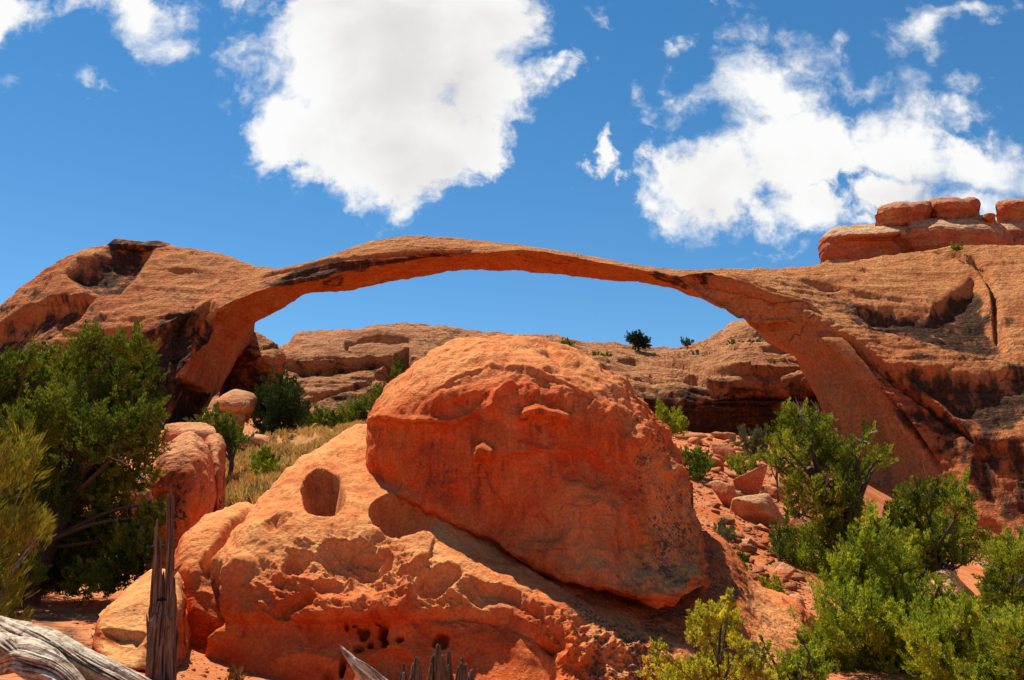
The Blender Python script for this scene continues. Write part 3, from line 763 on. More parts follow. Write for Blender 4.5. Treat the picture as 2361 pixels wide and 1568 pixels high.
# ------------------------------------------------------------------ the ridge seen through the arch
def ridge():
    top = [(380, 850), (470, 840), (560, 835), (640, 800), (668, 787), (690, 770), (722, 766), (800, 764), (870, 752), (930, 745.5), (1000, 750), (1060, 757), (1100, 766), (1200, 778), (1300, 788), (1400, 797), (1480, 803), (1560, 796), (1610, 785), (1655, 763), (1700, 744), (1745, 739), (1800, 745), (1900, 756), (2000, 775), (2100, 800)]
    rows = []
    for x, y in top:
        r = sstep(1050, 1300, x)
        b = 1000 + r * 60
        yl = [b, b - 62 * (1 - r) - 70 * r, b - (b - y) * (.55 * (1 - r) + .60 * r), b - (b - y) * (.80), y]
        Yl = [150 - 22 * r, 154 - 25 * r, 161 - 31 * r, 167 - 25 * r, 182 - 16 * r]
        rows.append([(x, a, c) for a, c in zip(yl, Yl)])
    def disp(P, n, Q, fr):
        d = fbm(P, .035, 4, .5, 71) * 2.2 + fbm(P, (.05, .05, .5), 4, .55, 72) * 1.2 + fbm(P, .35, 4, .6, 73) * .6
        led = fbm(P, (.03, .03, .30), 2, .5, 74) * 3.5
        d += (sstep(.2, .8, led - np.floor(led)) - .5) * .6 * sstep(1050, 1250, Q[:, 0])
        lw = [(640, 828), (700, 834), (760, 832), (810, 824), (850, 813), (900, 817)]
        d += step(Q, lw, 26, 4.0) * fr
        d += groove(Q, [(798, 812), (800, 800), (820, 793), (870, 783), (960, 777)], 3.5, 2.2) * fr
        d -= inside(Q, [(880, 818), (905, 816), (940, 800), (945, 850), (900, 880), (868, 868), (890, 840)], 6) * 3.5 * fr
        d += groove(Q, [(690, 935), (800, 900), (860, 878)], 4, 1.6) * fr
        d -= inside(Q, [(1440, 900), (1600, 880), (1780, 860), (1900, 890), (1900, 1020), (1500, 1020)], 18) * 3.0 * fr
        d += step(Q, [(1380, 835), (1500, 828), (1640, 845), (1760, 842), (1880, 850)], 26, 1.6) * fr
        d += step(Q, [(1440, 868), (1560, 860), (1700, 872), (1860, 866)], 22, 1.6) * fr
        d += step(Q, [(1560, 800), (1700, 792), (1850, 800)], 18, 1.4) * fr
        d += step(Q, [(1640, 772), (1720, 765), (1850, 772)], 14, 1.0) * fr
        return d
    def masks(P, n, Q, fr):
        J = Q + np.stack([fbm(P, .2, 3, .5, 75), fbm(P, .2, 3, .5, 76)], 1) * 22
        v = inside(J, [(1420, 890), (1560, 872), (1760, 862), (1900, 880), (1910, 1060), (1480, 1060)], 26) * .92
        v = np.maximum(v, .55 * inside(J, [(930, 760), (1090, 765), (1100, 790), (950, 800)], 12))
        v = np.maximum(v, .6 * inside(J, [(640, 832), (760, 836), (850, 818), (900, 822), (860, 860), (650, 870)], 8))  # shadow below the ledge, painted as a dark band
        v = np.maximum(v, .7 * inside(J, [(700, 930), (820, 890), (900, 870), (920, 920), (760, 960)], 12))
        nz = fbm(P, .1, 3, .5, 77)
        return np.stack([np.clip(v + .25 * nz, 0, 1), .3 + .2 * nz, np.clip(sstep(.35, .8, n[:, 2]) * .8, 0, 1)], 1)
    o = slab_loft('rock_ridge', rows, M_back, None, 14, (44, 40, 40, 40, 6, 6, 8), disp, masks)
    tag(o, 'low rounded sandstone ridge in the distance seen through the arch', 'rock ridge')
ridge()

def outcrop():
    rows = [[(505,1000,128),(505,930,127.5),(507,880,127),(512,840,127.5),(520,810,129)],
            [(525,1000,124),(522,930,123),(522,870,122),(526,815,122.5),(535,780,127)],
            [(570,1000,122),(570,930,121),(572,870,120),(575,810,120.5),(578,771,127)],
            [(605,1000,122),(607,930,120),(610,872,119.2),(608,820,120),(602,784,127)],
            [(632,1000,123),(636,930,121),(640,875,120),(640,835,121),(634,806,128)],
            [(650,1000,126),(653,935,125),(655,890,124.5),(655,850,125),(650,828,128)]]
    def disp(P, n, Q, fr):
        d = fbm(P, .10, 4, .5, 81) * 1.0 + fbm(P, (.1, .1, .7), 4, .55, 82) * 1.0 + fbm(P, .55, 4, .6, 83) * .5
        led = fbm(P, (.06, .06, .55), 2, .5, 84) * 3
        d += (led - np.floor(led) - .5) * 1.3 * sstep(870, 820, Q[:, 1])
        d -= inside(Q, [(575, 880), (640, 850), (660, 900), (650, 1000), (560, 1000)], 14) * 2.0 * fr
        return d
    def masks(P, n, Q, fr):
        J = Q + np.stack([fbm(P, .3, 3, .5, 85), fbm(P, .3, 3, .5, 86)], 1) * 18
        v = inside(J, [(520, 860), (570, 850), (640, 850), (665, 1010), (510, 1010)], 14) * .8
        return np.stack([v, .3 + 0 * v, sstep(.3, .8, n[:, 2]) * .9], 1)
    o = slab_loft('rock_outcrop', rows, M_back, None, 8, (34, 34, 34, 34, 5, 5, 6), disp, masks)
    tag(o, 'dark ledgy sandstone outcrop standing just behind the left foot of the arch', 'rock outcrop')
outcrop()

# ------------------------------------------------------------------ the two great boulders in the middle
def lower_boulder():
    rows = [[(412,1620,11.9),(404,1500,12.0),(404,1400,12.1),(408,1320,12.3),(416,1275,12.7)],
            [(425,1640,11.6),(420,1500,11.5),(425,1380,11.7),(435,1285,12.0),(446,1222,13.0)],
            [(475,1660,11.2),(478,1500,11.1),(500,1370,11.4),(520,1270,12.0),(535,1165,13.4)],
            [(530,1680,11.0),(540,1480,10.9),(565,1320,11.3),(590,1210,12.1),(600,1144,13.7)],
            [(620,1680,10.9),(630,1450,10.9),(645,1290,11.4),(660,1180,12.3),(670,1072,14.2)],
            [(730,1680,10.8),(735,1440,10.8),(740,1275,11.4),(745,1150,12.6),(752,1016,14.8)],
            [(850,1690,10.8),(850,1440,10.8),(850,1275,11.5),(850,1150,12.8),(850,978,15.2)],
            [(980,1690,10.8),(985,1450,10.7),(985,1295,11.4),(990,1200,12.6),(1000,1060,15.2)],
            [(1110,1690,10.7),(1110,1480,10.7),(1110,1345,11.2),(1110,1262,12.4),(1110,1110,15.2)],
            [(1290,1690,10.6),(1290,1540,10.6),(1290,1425,11.0),(1300,1345,12.3),(1310,1200,15.2)],
            [(1440,1695,10.6),(1460,1590,10.7),(1480,1490,11.1),(1500,1405,12.4),(1520,1230,15.2)],
            [(1620,1695,10.9),(1640,1600,11.1),(1660,1510,11.7),(1670,1410,12.8),(1650,1245,15.2)],
            [(1770,1695,11.3),(1780,1600,11.7),(1780,1520,12.2),(1760,1450,13.0),(1740,1350,14.8)],
            [(1890,1695,12.0),(1880,1610,12.4),(1870,1545,12.8),(1855,1490,13.3),(1835,1402,14.4)],
            [(1945,1695,12.8),(1935,1630,13.0),(1925,1575,13.3),(1915,1535,13.6),(1898,1490,14.0)]]
    rough = [(560, 1340), (700, 1250), (900, 1235), (1080, 1330), (1120, 1420), (1000, 1430), (880, 1440), (700, 1440), (600, 1460)]
    def disp(P, n, Q, fr):
        J = Q + np.stack([fbm(P, 1.3, 4, .55, 91), fbm(P, 1.3, 4, .55, 92)], 1) * 26
        face = inside(J, [(440, 1560), (520, 1420), (640, 1430), (760, 1420), (900, 1430), (1060, 1400), (1180, 1400), (1290, 1480), (1290, 1700), (400, 1700)], 12)
        d = fbm(P, .35, 3, .5, 93) * .20
        d += fbm(P @ np.array([[.8, 0, .6], [0, 1, 0], [-.6, 0, .8]]), (1.1, 1.1, 4.5), 4, .55, 94) * .07 * (1 - .8 * face)
        d += fbm(P, 3.2, 4, .6, 95) * .055 * (1 - .75 * face)
        r = inside(J, rough, 26)
        d += r * (fbm(P @ np.array([[.85, 0, .5], [0, 1, 0], [-.5, 0, .85]]), (1.6, 2.2, 4.0), 5, .55, 96, ridged=True) - .75) * .17
        d += r * fbm(P, 1.1, 3, .5, 97) * .16
        rr = inside(J, [(1200, 1380), (1420, 1450), (1560, 1500), (1600, 1700), (1300, 1700), (1280, 1500)], 20)
        d += rr * (fbm(P, 2.2, 5, .6, 98, ridged=True) - .75) * .28
        # smooth scooped front face
        d -= face * .16
        d += face * fbm(P, (.8, .8, 1.2), 3, .5, 99) * .10
        # hollows
        d += pit(J * .6 + Q * .4, 744, 1140, 54, 68, -8, .95, 1.9)
        d += pit(J * .2 + Q * .8, 925, 1197, 78, 47, 4, .60, 3)
        d += pit(J, 830, 1290, 95, 42, 8, .26, 2.5) + pit(J, 1000, 1345, 60, 34, -20, .26, 2.5) + pit(J, 940, 1325, 34, 24, 0, .16, 3)
        d += pit(J, 640, 1215, 40, 22, -40, .14, 2.5) + pit(J, 690, 1300, 44, 20, -35, .18, 2.5) + pit(J, 770, 1340, 40, 18, -15, .16, 2.5) + pit(J, 680, 1395, 60, 22, -30, .2, 2.5)
        for x, y, rx, ry, ro, dp in [(876, 1441, 10, 14, 0, .3), (867, 1418, 9, 9, 0, .14), (834, 1443, 9, 11, 20, .18), (822, 1436, 5, 5, 0, .12), (848, 1463, 6, 9, -10, .3), (882, 1464, 9, 8, 0, .3), (916, 1458, 9, 6, 0, .22),
                                     (792, 1472, 5, 6, 0, .22), (824, 1471, 11, 11, 0, .14), (1017, 1465, 19, 15, -15, .22), (787, 1512, 8, 22, 8, .22), (745, 1540, 16, 26, 6, .14), (812, 1424, 4, 5, 0, .12), (795, 1428, 4, 8, 0, .14)]:
            d += pit(Q, x, y + 4, rx * 1.2, ry * 1.15, ro, dp * 1.35, 5)
        d += pit(J * .3 + Q * .7, 905, 1530, 62, 52, 15, .22, 4)
        d += pit(J * .4 + Q * .6, 700, 1560, 120, 70, 0, .12, 3)
        # cracks and ribs on the left flank
        d += groove(J * .25 + Q * .75, [(592, 1150), (560, 1190), (530, 1225), (510, 1262), (480, 1290), (462, 1330)], 7, .26)
        d += groove(J * .4 + Q * .6, [(470, 1310), (500, 1350), (490, 1420), (455, 1460), (430, 1540)], 26, .42)
        d += step(J * .3 + Q * .7, [(1000, 1230), (985, 1280), (965, 1330), (940, 1400), (925, 1425)][::-1], 40, .06)
        d -= groove(J * .3 + Q * .7, [(590, 1290), (545, 1340), (510, 1420), (470, 1500), (445, 1555)], 14, .22)
        d -= groove(J * .3 + Q * .7, [(975, 1275), (962, 1330), (938, 1390), (905, 1430)], 14, .08)
        d += groove(J * .3 + Q * .7, [(1190, 1290), (1230, 1310), (1280, 1345), (1350, 1378)], 6, .06)
        # rim of the front hollow is crisp
        d += step(J, [(640, 1425), (760, 1428), (860, 1425), (900, 1432)], 60, .12)
        d += step(J, [(1060, 1335), (1150, 1355), (1240, 1400), (1300, 1450), (1320, 1520)], 70, .16)
        return d * sstep(0, .05, fr + .06)
    def masks(P, n, Q, fr):
        J = Q + np.stack([fbm(P, 1.5, 4, .55, 101), fbm(P, 1.5, 4, .55, 102)], 1) * 30
        nz = fbm(P, .9, 4, .5, 103)
        li = .28 * inside(J, [(400, 1250), (600, 1130), (850, 970), (850, 1120), (700, 1200), (560, 1240), (420, 1300)], 30)
        li = np.maximum(li, .62 * inside(J, [(1280, 1350), (1420, 1370), (1600, 1330), (1620, 1180), (1720, 1320), (1750, 1500), (1500, 1600), (1300, 1480)], 24))
        li = np.maximum(li, .42 * inside(J, [(1300, 1440), (1600, 1440), (1900, 1500), (1950, 1700), (1320, 1700)], 30))
        li = np.maximum(li, .6 * inside(J, [(1380, 1430), (1620, 1400), (1700, 1500), (1680, 1640), (1340, 1640)], 24))
        li = np.maximum(li, .45 * inside(J, [(1700, 1340), (1850, 1410), (1910, 1500), (1900, 1560), (1720, 1450)], 20))
        li = np.maximum(li, .5 * inside(J, [(480, 1300), (530, 1320), (500, 1440), (440, 1470), (430, 1400)], 16))
        v = .30 * inside(J, [(700, 1080), (780, 1090), (790, 1190), (700, 1190)], 14) + .35 * inside(J, [(500, 1310), (540, 1340), (480, 1480), (430, 1440)], 18)
        v = v + .22 * inside(J, [(560, 1450), (760, 1440), (740, 1568), (600, 1568)], 30)
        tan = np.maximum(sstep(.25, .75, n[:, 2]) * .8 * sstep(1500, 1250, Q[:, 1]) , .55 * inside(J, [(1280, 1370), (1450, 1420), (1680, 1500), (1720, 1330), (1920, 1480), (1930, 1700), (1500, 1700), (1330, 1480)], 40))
        painted_shade = inside(J, [(1390, 1350), (1600, 1150), (1720, 1300), (1730, 1450), (1640, 1540), (1480, 1440)], 30)  # dome's shade on this rock put into the colour: browner, less tan
        tan = np.maximum(tan, .95 * inside(J, [(1700, 1330), (1830, 1395), (1910, 1490), (1960, 1600), (1940, 1700), (1700, 1700), (1720, 1500)], 24)); tan = tan * (1 - .75 * painted_shade); v = np.maximum(v, .42 * painted_shade)
        tan = tan * (.65 + .35 * sstep(-.3, .3, nz))
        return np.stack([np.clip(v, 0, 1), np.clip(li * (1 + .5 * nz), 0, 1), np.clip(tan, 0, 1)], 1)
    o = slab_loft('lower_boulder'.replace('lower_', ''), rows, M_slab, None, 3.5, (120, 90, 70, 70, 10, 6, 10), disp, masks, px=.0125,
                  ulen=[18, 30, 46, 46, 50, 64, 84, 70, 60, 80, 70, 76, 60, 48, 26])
    tag(o, 'wide low boulder with round hollows and small pits, under the domed boulder', 'boulder')
lower_boulder()

def dome_boulder():
    rows = [[(846,1112,14.2),(839,1098,14.1),(840,1060,14.1),(845,1000,14.2),(848,960,14.6)],
            [(862,1122,13.7),(853,1100,13.5),(853,1040,13.4),(858,970,13.6),(868,918,14.6)],
            [(905,1140,13.4),(898,1105,13.1),(896,1035,13.0),(905,938,13.2),(925,862,15.0)],
            [(1000,1185,13.1),(1000,1120,12.6),(1000,1010,12.6),(1012,876,12.85),(1030,801,15.2)],
            [(1125,1248,12.9),(1130,1160,12.4),(1140,1010,12.35),(1162,846,12.72),(1160,779,15.3)],
            [(1262,1326,12.5),(1270,1200,12.2),(1280,1040,12.3),(1292,862,12.78),(1275,788,15.3)],
            [(1390,1352,12.15),(1400,1240,12.2),(1412,1080,12.5),(1405,912,13.05),(1375,834,15.2)],
            [(1512,1392,12.15),(1515,1250,12.75),(1522,1130,13.0),(1505,992,13.5),(1462,905,15.1)],
            [(1612,1362,12.7),(1606,1262,13.3),(1592,1180,13.7),(1568,1080,14.3),(1532,1000,15.0)],
            [(1632,1345,13.6),(1622,1262,14.0),(1612,1190,14.4),(1597,1125,14.7),(1575,1072,15.0)]]
    def disp(P, n, Q, fr):
        J = Q + np.stack([fbm(P, 1.2, 4, .55, 111), fbm(P, 1.2, 4, .55, 112)], 1) * 24
        top = sstep(.15, .5, n[:, 2])
        right = sstep(1380, 1520, J[:, 0])
        d = fbm(P, .45, 3, .5, 113) * .16
        d += fbm(P, (1.2, 1.2, 2.2), 4, .5, 114) * (.045 + .05 * top + .05 * right)
        d += fbm(P, 5.0, 3, .55, 115) * (.008 + .012 * top + .03 * right)
        d += right * (fbm(P, 2.0, 4, .6, 117, ridged=True) - .75) * .22
        d += (fbm(P, (2.2, 2.2, 1.2), 4, .55, 118, ridged=True) - .78) * .07
        # conchoidal flakes: low terraces with curved rims
        fl = fbm(P, .9, 3, .5, 116) * 3.0
        d += (sstep(.35, .65, fl - np.floor(fl)) + np.floor(fl)) * .035
        # the brow line with a flake below it
        d += step(J * .35 + Q * .65, [(846, 985), (900, 972), (960, 972), (1020, 976), (1050, 980), (1090, 950), (1120, 960)], 130, .14)
        d -= groove(J * .5 + Q * .5, [(848, 978), (900, 965), (960, 967), (1040, 972)], 8, .06)
        d += step(J * .6 + Q * .4, [(990, 905), (1050, 865), (1130, 838), (1210, 842), (1300, 872), (1400, 925)], 90, .05)
        d -= groove(J * .6 + Q * .4, [(1180, 968), (1240, 952), (1270, 960), (1320, 975)], 13, .20)
        d -= groove(J * .6 + Q * .4, [(1130, 950), (1145, 900), (1190, 880)], 10, .10)
        d -= groove(J * .6 + Q * .4, [(1080, 1060), (1120, 1040), (1150, 1055)], 14, .20)
        d += step(J * .5 + Q * .5, [(1130, 1065), (1180, 1046), (1280, 1040), (1370, 1036), (1410, 1020)], 90, .10)
        d += step(J * .5 + Q * .5, [(1200, 1235), (1240, 1245), (1300, 1238), (1302, 1205)][::-1], 60, .07)
        d += groove(J * .4 + Q * .6, [(1380, 830), (1420, 880), (1470, 930), (1500, 985), (1530, 1030), (1560, 1090)], 8, .14)
        d -= groove(J * .6 + Q * .4, [(1440, 1060), (1470, 1000), (1500, 1010), (1540, 1060), (1545, 1110)], 16, .14)
        d += groove(J * .5 + Q * .5, [(1190, 792), (1260, 800), (1300, 830), (1350, 850)], 6, .08)
        d -= groove(J * .5 + Q * .5, [(880, 930), (940, 890), (1020, 850), (1100, 820), (1180, 812)], 16, .08)
        # arched shallow scar low on the face
        d += pit(J * .3 + Q * .7, 1180, 1165, 150, 105, 20, .10, 4) + pit(J * .3 + Q * .7, 1010, 1060, 90, 60, 0, .07, 4) + pit(J, 1060, 935, 60, 26, -25, .10, 3)
        return d
    def masks(P, n, Q, fr):
        J = Q + np.stack([fbm(P, 1.5, 4, .55, 121), fbm(P, 1.5, 4, .55, 122)], 1) * 30
        nz = fbm(P, .8, 4, .5, 123)
        li = .55 * inside(J, [(1400, 960), (1480, 940), (1560, 1080), (1620, 1200), (1600, 1360), (1480, 1340), (1500, 1200), (1440, 1080)], 36)
        li = np.maximum(li, .3 * inside(J, [(1250, 860), (1400, 860), (1480, 1000), (1380, 1060), (1280, 960)], 30))
        v = .62 * inside(J, [(920, 1000), (1100, 960), (1180, 1040), (1120, 1190), (1000, 1160), (930, 1080)], 40) + .5 * inside(J, [(1180, 900), (1380, 900), (1400, 1020), (1200, 1040)], 40)
        tan = sstep(.35, .85, n[:, 2]) * .8 * (.6 + .4 * sstep(-.3, .3, nz))
        tan = np.maximum(tan, .30 * inside(J, [(1180, 1130), (1400, 1100), (1480, 1330), (1380, 1370), (1240, 1280)], 60))  # bounced light painted as a paler zone low on the face
        tan = np.maximum(tan, .62 * inside(J, [(1420, 900), (1620, 1150), (1600, 1360), (1500, 1350), (1480, 1100)], 50))
        return np.stack([np.clip(v * (1 + .6 * nz), 0, 1), np.clip(li * (1 + .6 * nz), 0, 1), np.clip(tan, 0, 1)], 1)
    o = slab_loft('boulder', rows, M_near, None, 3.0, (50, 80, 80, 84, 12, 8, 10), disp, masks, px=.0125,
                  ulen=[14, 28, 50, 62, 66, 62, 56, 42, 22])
    tag(o, 'huge dome shaped red boulder resting on the pitted one', 'boulder')
dome_boulder()

# ------------------------------------------------------------------ standing boulders on the left
def left_boulders():
    Y = 17.5
    rows = [[(346,1330,17.9),(346,1240,17.8),(349,1160,17.7),(355,1100,17.8),(362,1060,18.2)],
            [(358,1350,17.3),(357,1240,17.1),(362,1140,17.0),(372,1060,17.3),(385,1022,18.4)],
            [(400,1360,16.9),(400,1240,16.7),(404,1130,16.7),(412,1050,17.1),(425,997,18.6)],
            [(450,1350,16.9),(450,1240,16.8),(452,1130,16.8),(453,1050,17.2),(452,998,18.6)],
            [(485,1330,17.4),(486,1240,17.4),(488,1150,17.5),(484,1080,17.8),(474,1020,18.7)],
            [(493,1310,18.2),(494,1240,18.2),(494,1160,18.3),(491,1100,18.5),(483,1050,18.8)]]
    def disp(P, n, Q, fr):
        d = fbm(P, .5, 4, .5, 131) * .22 + fbm(P, 2.2, 4, .6, 132) * .10
        d += step(Q, [(350, 1130), (390, 1125), (420, 1150)], 40, .15)
        return d
    def masks(P, n, Q, fr):
        nz = fbm(P, 1.2, 3, .5, 133)
        return np.stack([.2 + .3 * nz, .42 + .5 * nz, sstep(.2, .7, n[:, 2]) * .7], 1).clip(0, 1)
    o = slab_loft('boulder', rows, M_mid, None, 2.5, (34, 34, 34, 34, 6, 6, 8), disp, masks)
    tag(o, 'tall rounded standing boulder between the big juniper and the pitted boulder', 'boulder')
    rows = [[(478,1320,19.3),(478,1220,19.2),(476,1130,19.2),(474,1060,19.3),(474,1020,19.6)],
            [(492,1320,18.9),(492,1220,18.7),(490,1130,18.6),(486,1050,18.9),(484,1006,19.8)],
            [(510,1320,18.9),(508,1220,18.7),(510,1140,18.6),(508,1055,18.9),(502,1003,19.8)],
            [(519,1300,19.4),(516,1215,19.3),(523,1130,19.2),(523,1060,19.4),(517,1022,19.8)]]
    o = slab_loft('boulder', rows, M_mid, None, 1.6, (30, 30, 30, 30, 6, 6, 8), disp, masks, ulen=[14, 22, 16])
    tag(o, 'slim red boulder leaning against the tall rounded standing boulder', 'boulder')
    rows = [[(255,1330,24),(255,1260,23.8),(258,1210,23.8),(264,1170,24),(272,1150,24.6)],
            [(290,1330,23.2),(290,1250,23),(295,1180,23),(302,1130,23.4),(310,1105,24.8)],
            [(345,1330,23.2),(345,1250,23),(348,1170,23),(350,1110,23.4),(352,1075,24.8)],
            [(385,1330,24),(385,1260,23.8),(385,1200,23.8),(382,1150,24),(378,1120,24.8)]]
    o = slab_loft('boulder', rows, M_mid, None, 2.2, (26, 26, 26, 26, 6, 6, 8), disp, masks, ulen=[16, 22, 16])
    tag(o, 'red boulder half hidden behind the lower branches of the big juniper', 'boulder')
    rows = [[(214,1490,9.7),(214,1465,9.7),(217,1448,9.75),(221,1432,9.9),(227,1420,10.1)],
            [(235,1510,9.4),(232,1470,9.35),(238,1435,9.5),(250,1405,9.9),(264,1388,10.5)],
            [(285,1540,9.2),(283,1490,9.15),(290,1440,9.4),(305,1385,9.9),(318,1350,10.8)],
            [(345,1545,9.3),(348,1490,9.25),(352,1430,9.5),(357,1370,10.1),(360,1318,11.1)],
            [(405,1540,9.8),(408,1490,9.8),(410,1430,10.0),(408,1370,10.4),(402,1320,11.1)],
            [(425,1520,10.5),(427,1480,10.5),(427,1430,10.6),(424,1390,10.8),(418,1350,11.1)]]
    def disp2(P, n, Q, fr):
        return fbm(P, .8, 4, .5, 135) * .12 + fbm(P, 3.0, 4, .6, 136) * .06 + step(Q, [(235, 1452), (290, 1448), (340, 1462)], 50, .12) * fr
    o = slab_loft('boulder', rows, M_slab, None, 1.2, (30, 30, 30, 30, 6, 6, 8), disp2, lambda P, n, Q, fr: np.stack([.1 + 0 * P[:, 0], .3 + .4 * fbm(P, 1.5, 3, .5, 137), sstep(.2, .7, n[:, 2]) * .9], 1).clip(0, 1))
    tag(o, 'low tan boulder with a sloping flat top behind the dead standing snag', 'boulder')
    # flat ledge above the tall boulders
    rows = [[(372,1040,30),(372,1015,30),(375,1000,30),(379,985,30.2),(384,979,30.6)],
            [(410,1045,29.4),(410,1015,29.2),(412,997,29.2),(414,984,29.6),(416,977,30.8)],
            [(460,1045,29.4),(460,1015,29.2),(460,997,29.2),(460,984,29.6),(460,976,30.8)],
            [(500,1050,29.6),(500,1020,29.5),(500,1003,29.5),(497,990,29.8),(492,983,30.8)]]
    o = slab_loft('boulder', rows, M_mid, None, 3, (16, 16, 14, 12, 4, 4, 5), px=.035, ulen=[16, 20, 16], seed=138)
    tag(o, 'flat topped red boulder showing behind the tall standing boulder', 'boulder')
left_boulders()

# ------------------------------------------------------------------ free rocks: convex lumps broken along random planes
def rock_shape(seed, n=26, sub=5, rough=.05, flat=1.0, round_=.10):
    rs = np.random.RandomState(seed)
    import bmesh
    bm = bmesh.new(); bmesh.ops.create_icosphere(bm, subdivisions=sub, radius=1)
    V = np.array([v.co[:] for v in bm.verts]); Fc = np.array([[v.index for v in f.verts] for f in bm.faces]); bm.free()
    nn = rs.normal(size=(n, 3)); nn /= np.linalg.norm(nn, axis=1)[:, None]
    h = rs.uniform(.72, 1.05, n)
    dots = V @ nn.T
    r = np.where(dots > .05, h / np.maximum(dots, .05), 9.0)
    rmin = -round_ * np.log(np.exp(-np.minimum(r, 4) / round_).sum(1))
    rmin = np.maximum(rmin, .45)
    P = V * rmin[:, None]
    P += V * (fbm(P, 1.6, 3, .5, seed) * rough * 1.6 + fbm(P, 6.0, 3, .6, seed + .5) * rough * .6)[:, None]
    P[:, 2] *= flat
    return P, Fc
def rock_at(name, label, xd, yd, wd, hd, seed, mat, cat='boulder', rot=0.0, tilt=(0, 0), Y=None, dep=1.0, sink=.18, group=None, sub=5, li=.12, n=22, round_=.10, rough=.05):
    """a rock whose foot shows at (xd, yd), wd by hd readings large"""
    p = hit(xd, yd) if Y is None else at(xd, yd, Y)
    pxm = p[1] / F_PX * 1024 / 2361
    P, Fc = rock_shape(seed, sub=sub, n=n, round_=round_, rough=rough)
    a = rot
    R = np.array([[math.cos(a), -math.sin(a), 0], [math.sin(a), math.cos(a), 0], [0, 0, 1]])
    P = P @ R.T
    ty, tx = tilt
    R2 = np.array([[math.cos(ty), 0, math.sin(ty)], [0, 1, 0], [-math.sin(ty), 0, math.cos(ty)]])
    P = P @ R2.T
    ext = P.max(0) - P.min(0)
    hh = hd * pxm * (1 + sink)
    P = P / ext * np.array([wd * pxm, wd * pxm * dep, hh])
    P -= (P.max(0) + P.min(0)) / 2
    P += p + np.array([0, wd * pxm * dep * .35, hh / 2 - hh * sink])
    z = P[:, 2]; rz = (z - z.min()) / (z.max() - z.min())
    nz = fbm(P / (wd * pxm), 3, 3, .5, seed)
    m = np.stack([.12 + .2 * nz, np.clip(li + .5 * nz, 0, 1), sstep(.62, .9, rz) * .8], 1).clip(0, 1)
    o = mesh(name, P, Fc, mat, masks=m)
    return tag(o, label, cat, group)
rk = rock_at
rk('boulder', 'rounded tan boulder lying on top of another below the left foot of the arch', 520, 962, 116, 74, 3, M_pale, Y=60, rot=.4, tilt=(.25, 0), sink=.05, li=.15)
rk('boulder', 'blocky tan boulder carrying a rounded one below the left foot of the arch', 508, 1000, 92, 62, 5, M_pale, Y=60, rot=1.2, sink=.3, li=.15)
rk('boulder', 'grey brown slab in the shade beside shrubs above the grass slope', 572, 1026, 100, 34, 8, M_pale, Y=46, rot=.2, sink=.3)
rk('boulder', 'small tan rock on the grass slope', 725, 992, 30, 18, 9, M_pale, rot=.2, sink=.3, sub=4)
rk('boulder', 'small red rock on the skyline of the grass slope beside the pitted boulder', 790, 976, 60, 16, 12, M_pale, rot=.8, sink=.4, sub=4)
# the tumbled field on the right
rk('boulder', 'long smooth red boulder highest on the rubble slope', 1625, 1072, 96, 52, 21, M_mid, rot=.5, sink=.3, li=.1, n=12, round_=.2)
rk('boulder', 'square red boulder behind the long smooth one on the rubble slope', 1675, 1062, 60, 46, 22, M_mid, rot=1.1, sink=.3, li=.1)
rk('boulder', 'small round boulder peeping over the shrub on the rubble slope', 1692, 1084, 52, 36, 23, M_mid, rot=.3, sink=.3, li=.1, n=12)
rk('boulder', 'upright blunt topped red boulder standing among the rubble', 1735, 1150, 74, 80, 24, M_mid, rot=.6, tilt=(.15, 0), sink=.15, li=.15, n=14)
rk('boulder', 'split angular red boulder left of the upright one in the rubble', 1678, 1172, 64, 68, 25, M_mid, rot=1.5, sink=.2, li=.1, n=11, round_=.06)
rk('boulder', 'low dark red boulder right of the upright one under the tall juniper', 1792, 1152, 62, 40, 26, M_mid, rot=2.2, sink=.3, li=.2, n=12)
rk('boulder', 'broad flat topped tan boulder in the middle of the rubble', 1757, 1212, 114, 74, 27, M_pale, rot=.3, tilt=(.12, 0), sink=.12, li=.2, n=12, round_=.07)
rk('boulder', 'small square red rock tucked below the right end of the flat topped tan boulder', 1832, 1204, 46, 34, 28, M_mid, rot=.9, sink=.3, li=.1, n=12)
rk('boulder', 'red rock under the trees at the right border of the rubble', 1855, 1246, 56, 56, 29, M_mid, rot=.1, sink=.3, li=.1, n=12)
rk('boulder', 'flat red slab just below the flat topped tan boulder', 1770, 1228, 54, 22, 30, M_mid, rot=.1, sink=.3, li=.1, n=12)
rk('boulder', 'pale flat rock halfway down the stone chute', 1728, 1262, 50, 24, 31, M_pale, rot=.5, sink=.3, li=.1, n=12)
rk('boulder', 'red rock block at the lower end of the stone chute', 1815, 1352, 64, 56, 32, M_mid, rot=.8, sink=.3, li=.1, n=12)
rk('boulder', 'smooth reddish boulder behind the right shoulder of the pitted boulder', 1830, 1432, 110, 66, 33, M_mid, Y=15.6, rot=.8, sink=.4, li=.1, n=12, round_=.2)
rk('boulder', 'pale smooth hump of slickrock between the junipers on the right', 2222, 1425, 260, 122, 34, M_pale, Y=22, rot=.2, sink=.4, li=.05, n=10, round_=.3, dep=.8, rough=.03)
rk('boulder', 'red ledge at the foot of the cliff behind the junipers', 2150, 1330, 150, 40, 35, M_mid, Y=40, rot=.2, sink=.5, li=.2, dep=.7)
rk('boulder', 'dark red boulder at the base of the right leg of the arch', 1960, 1190, 90, 40, 36, M_mid, Y=60, rot=.9, sink=.4, li=.3)

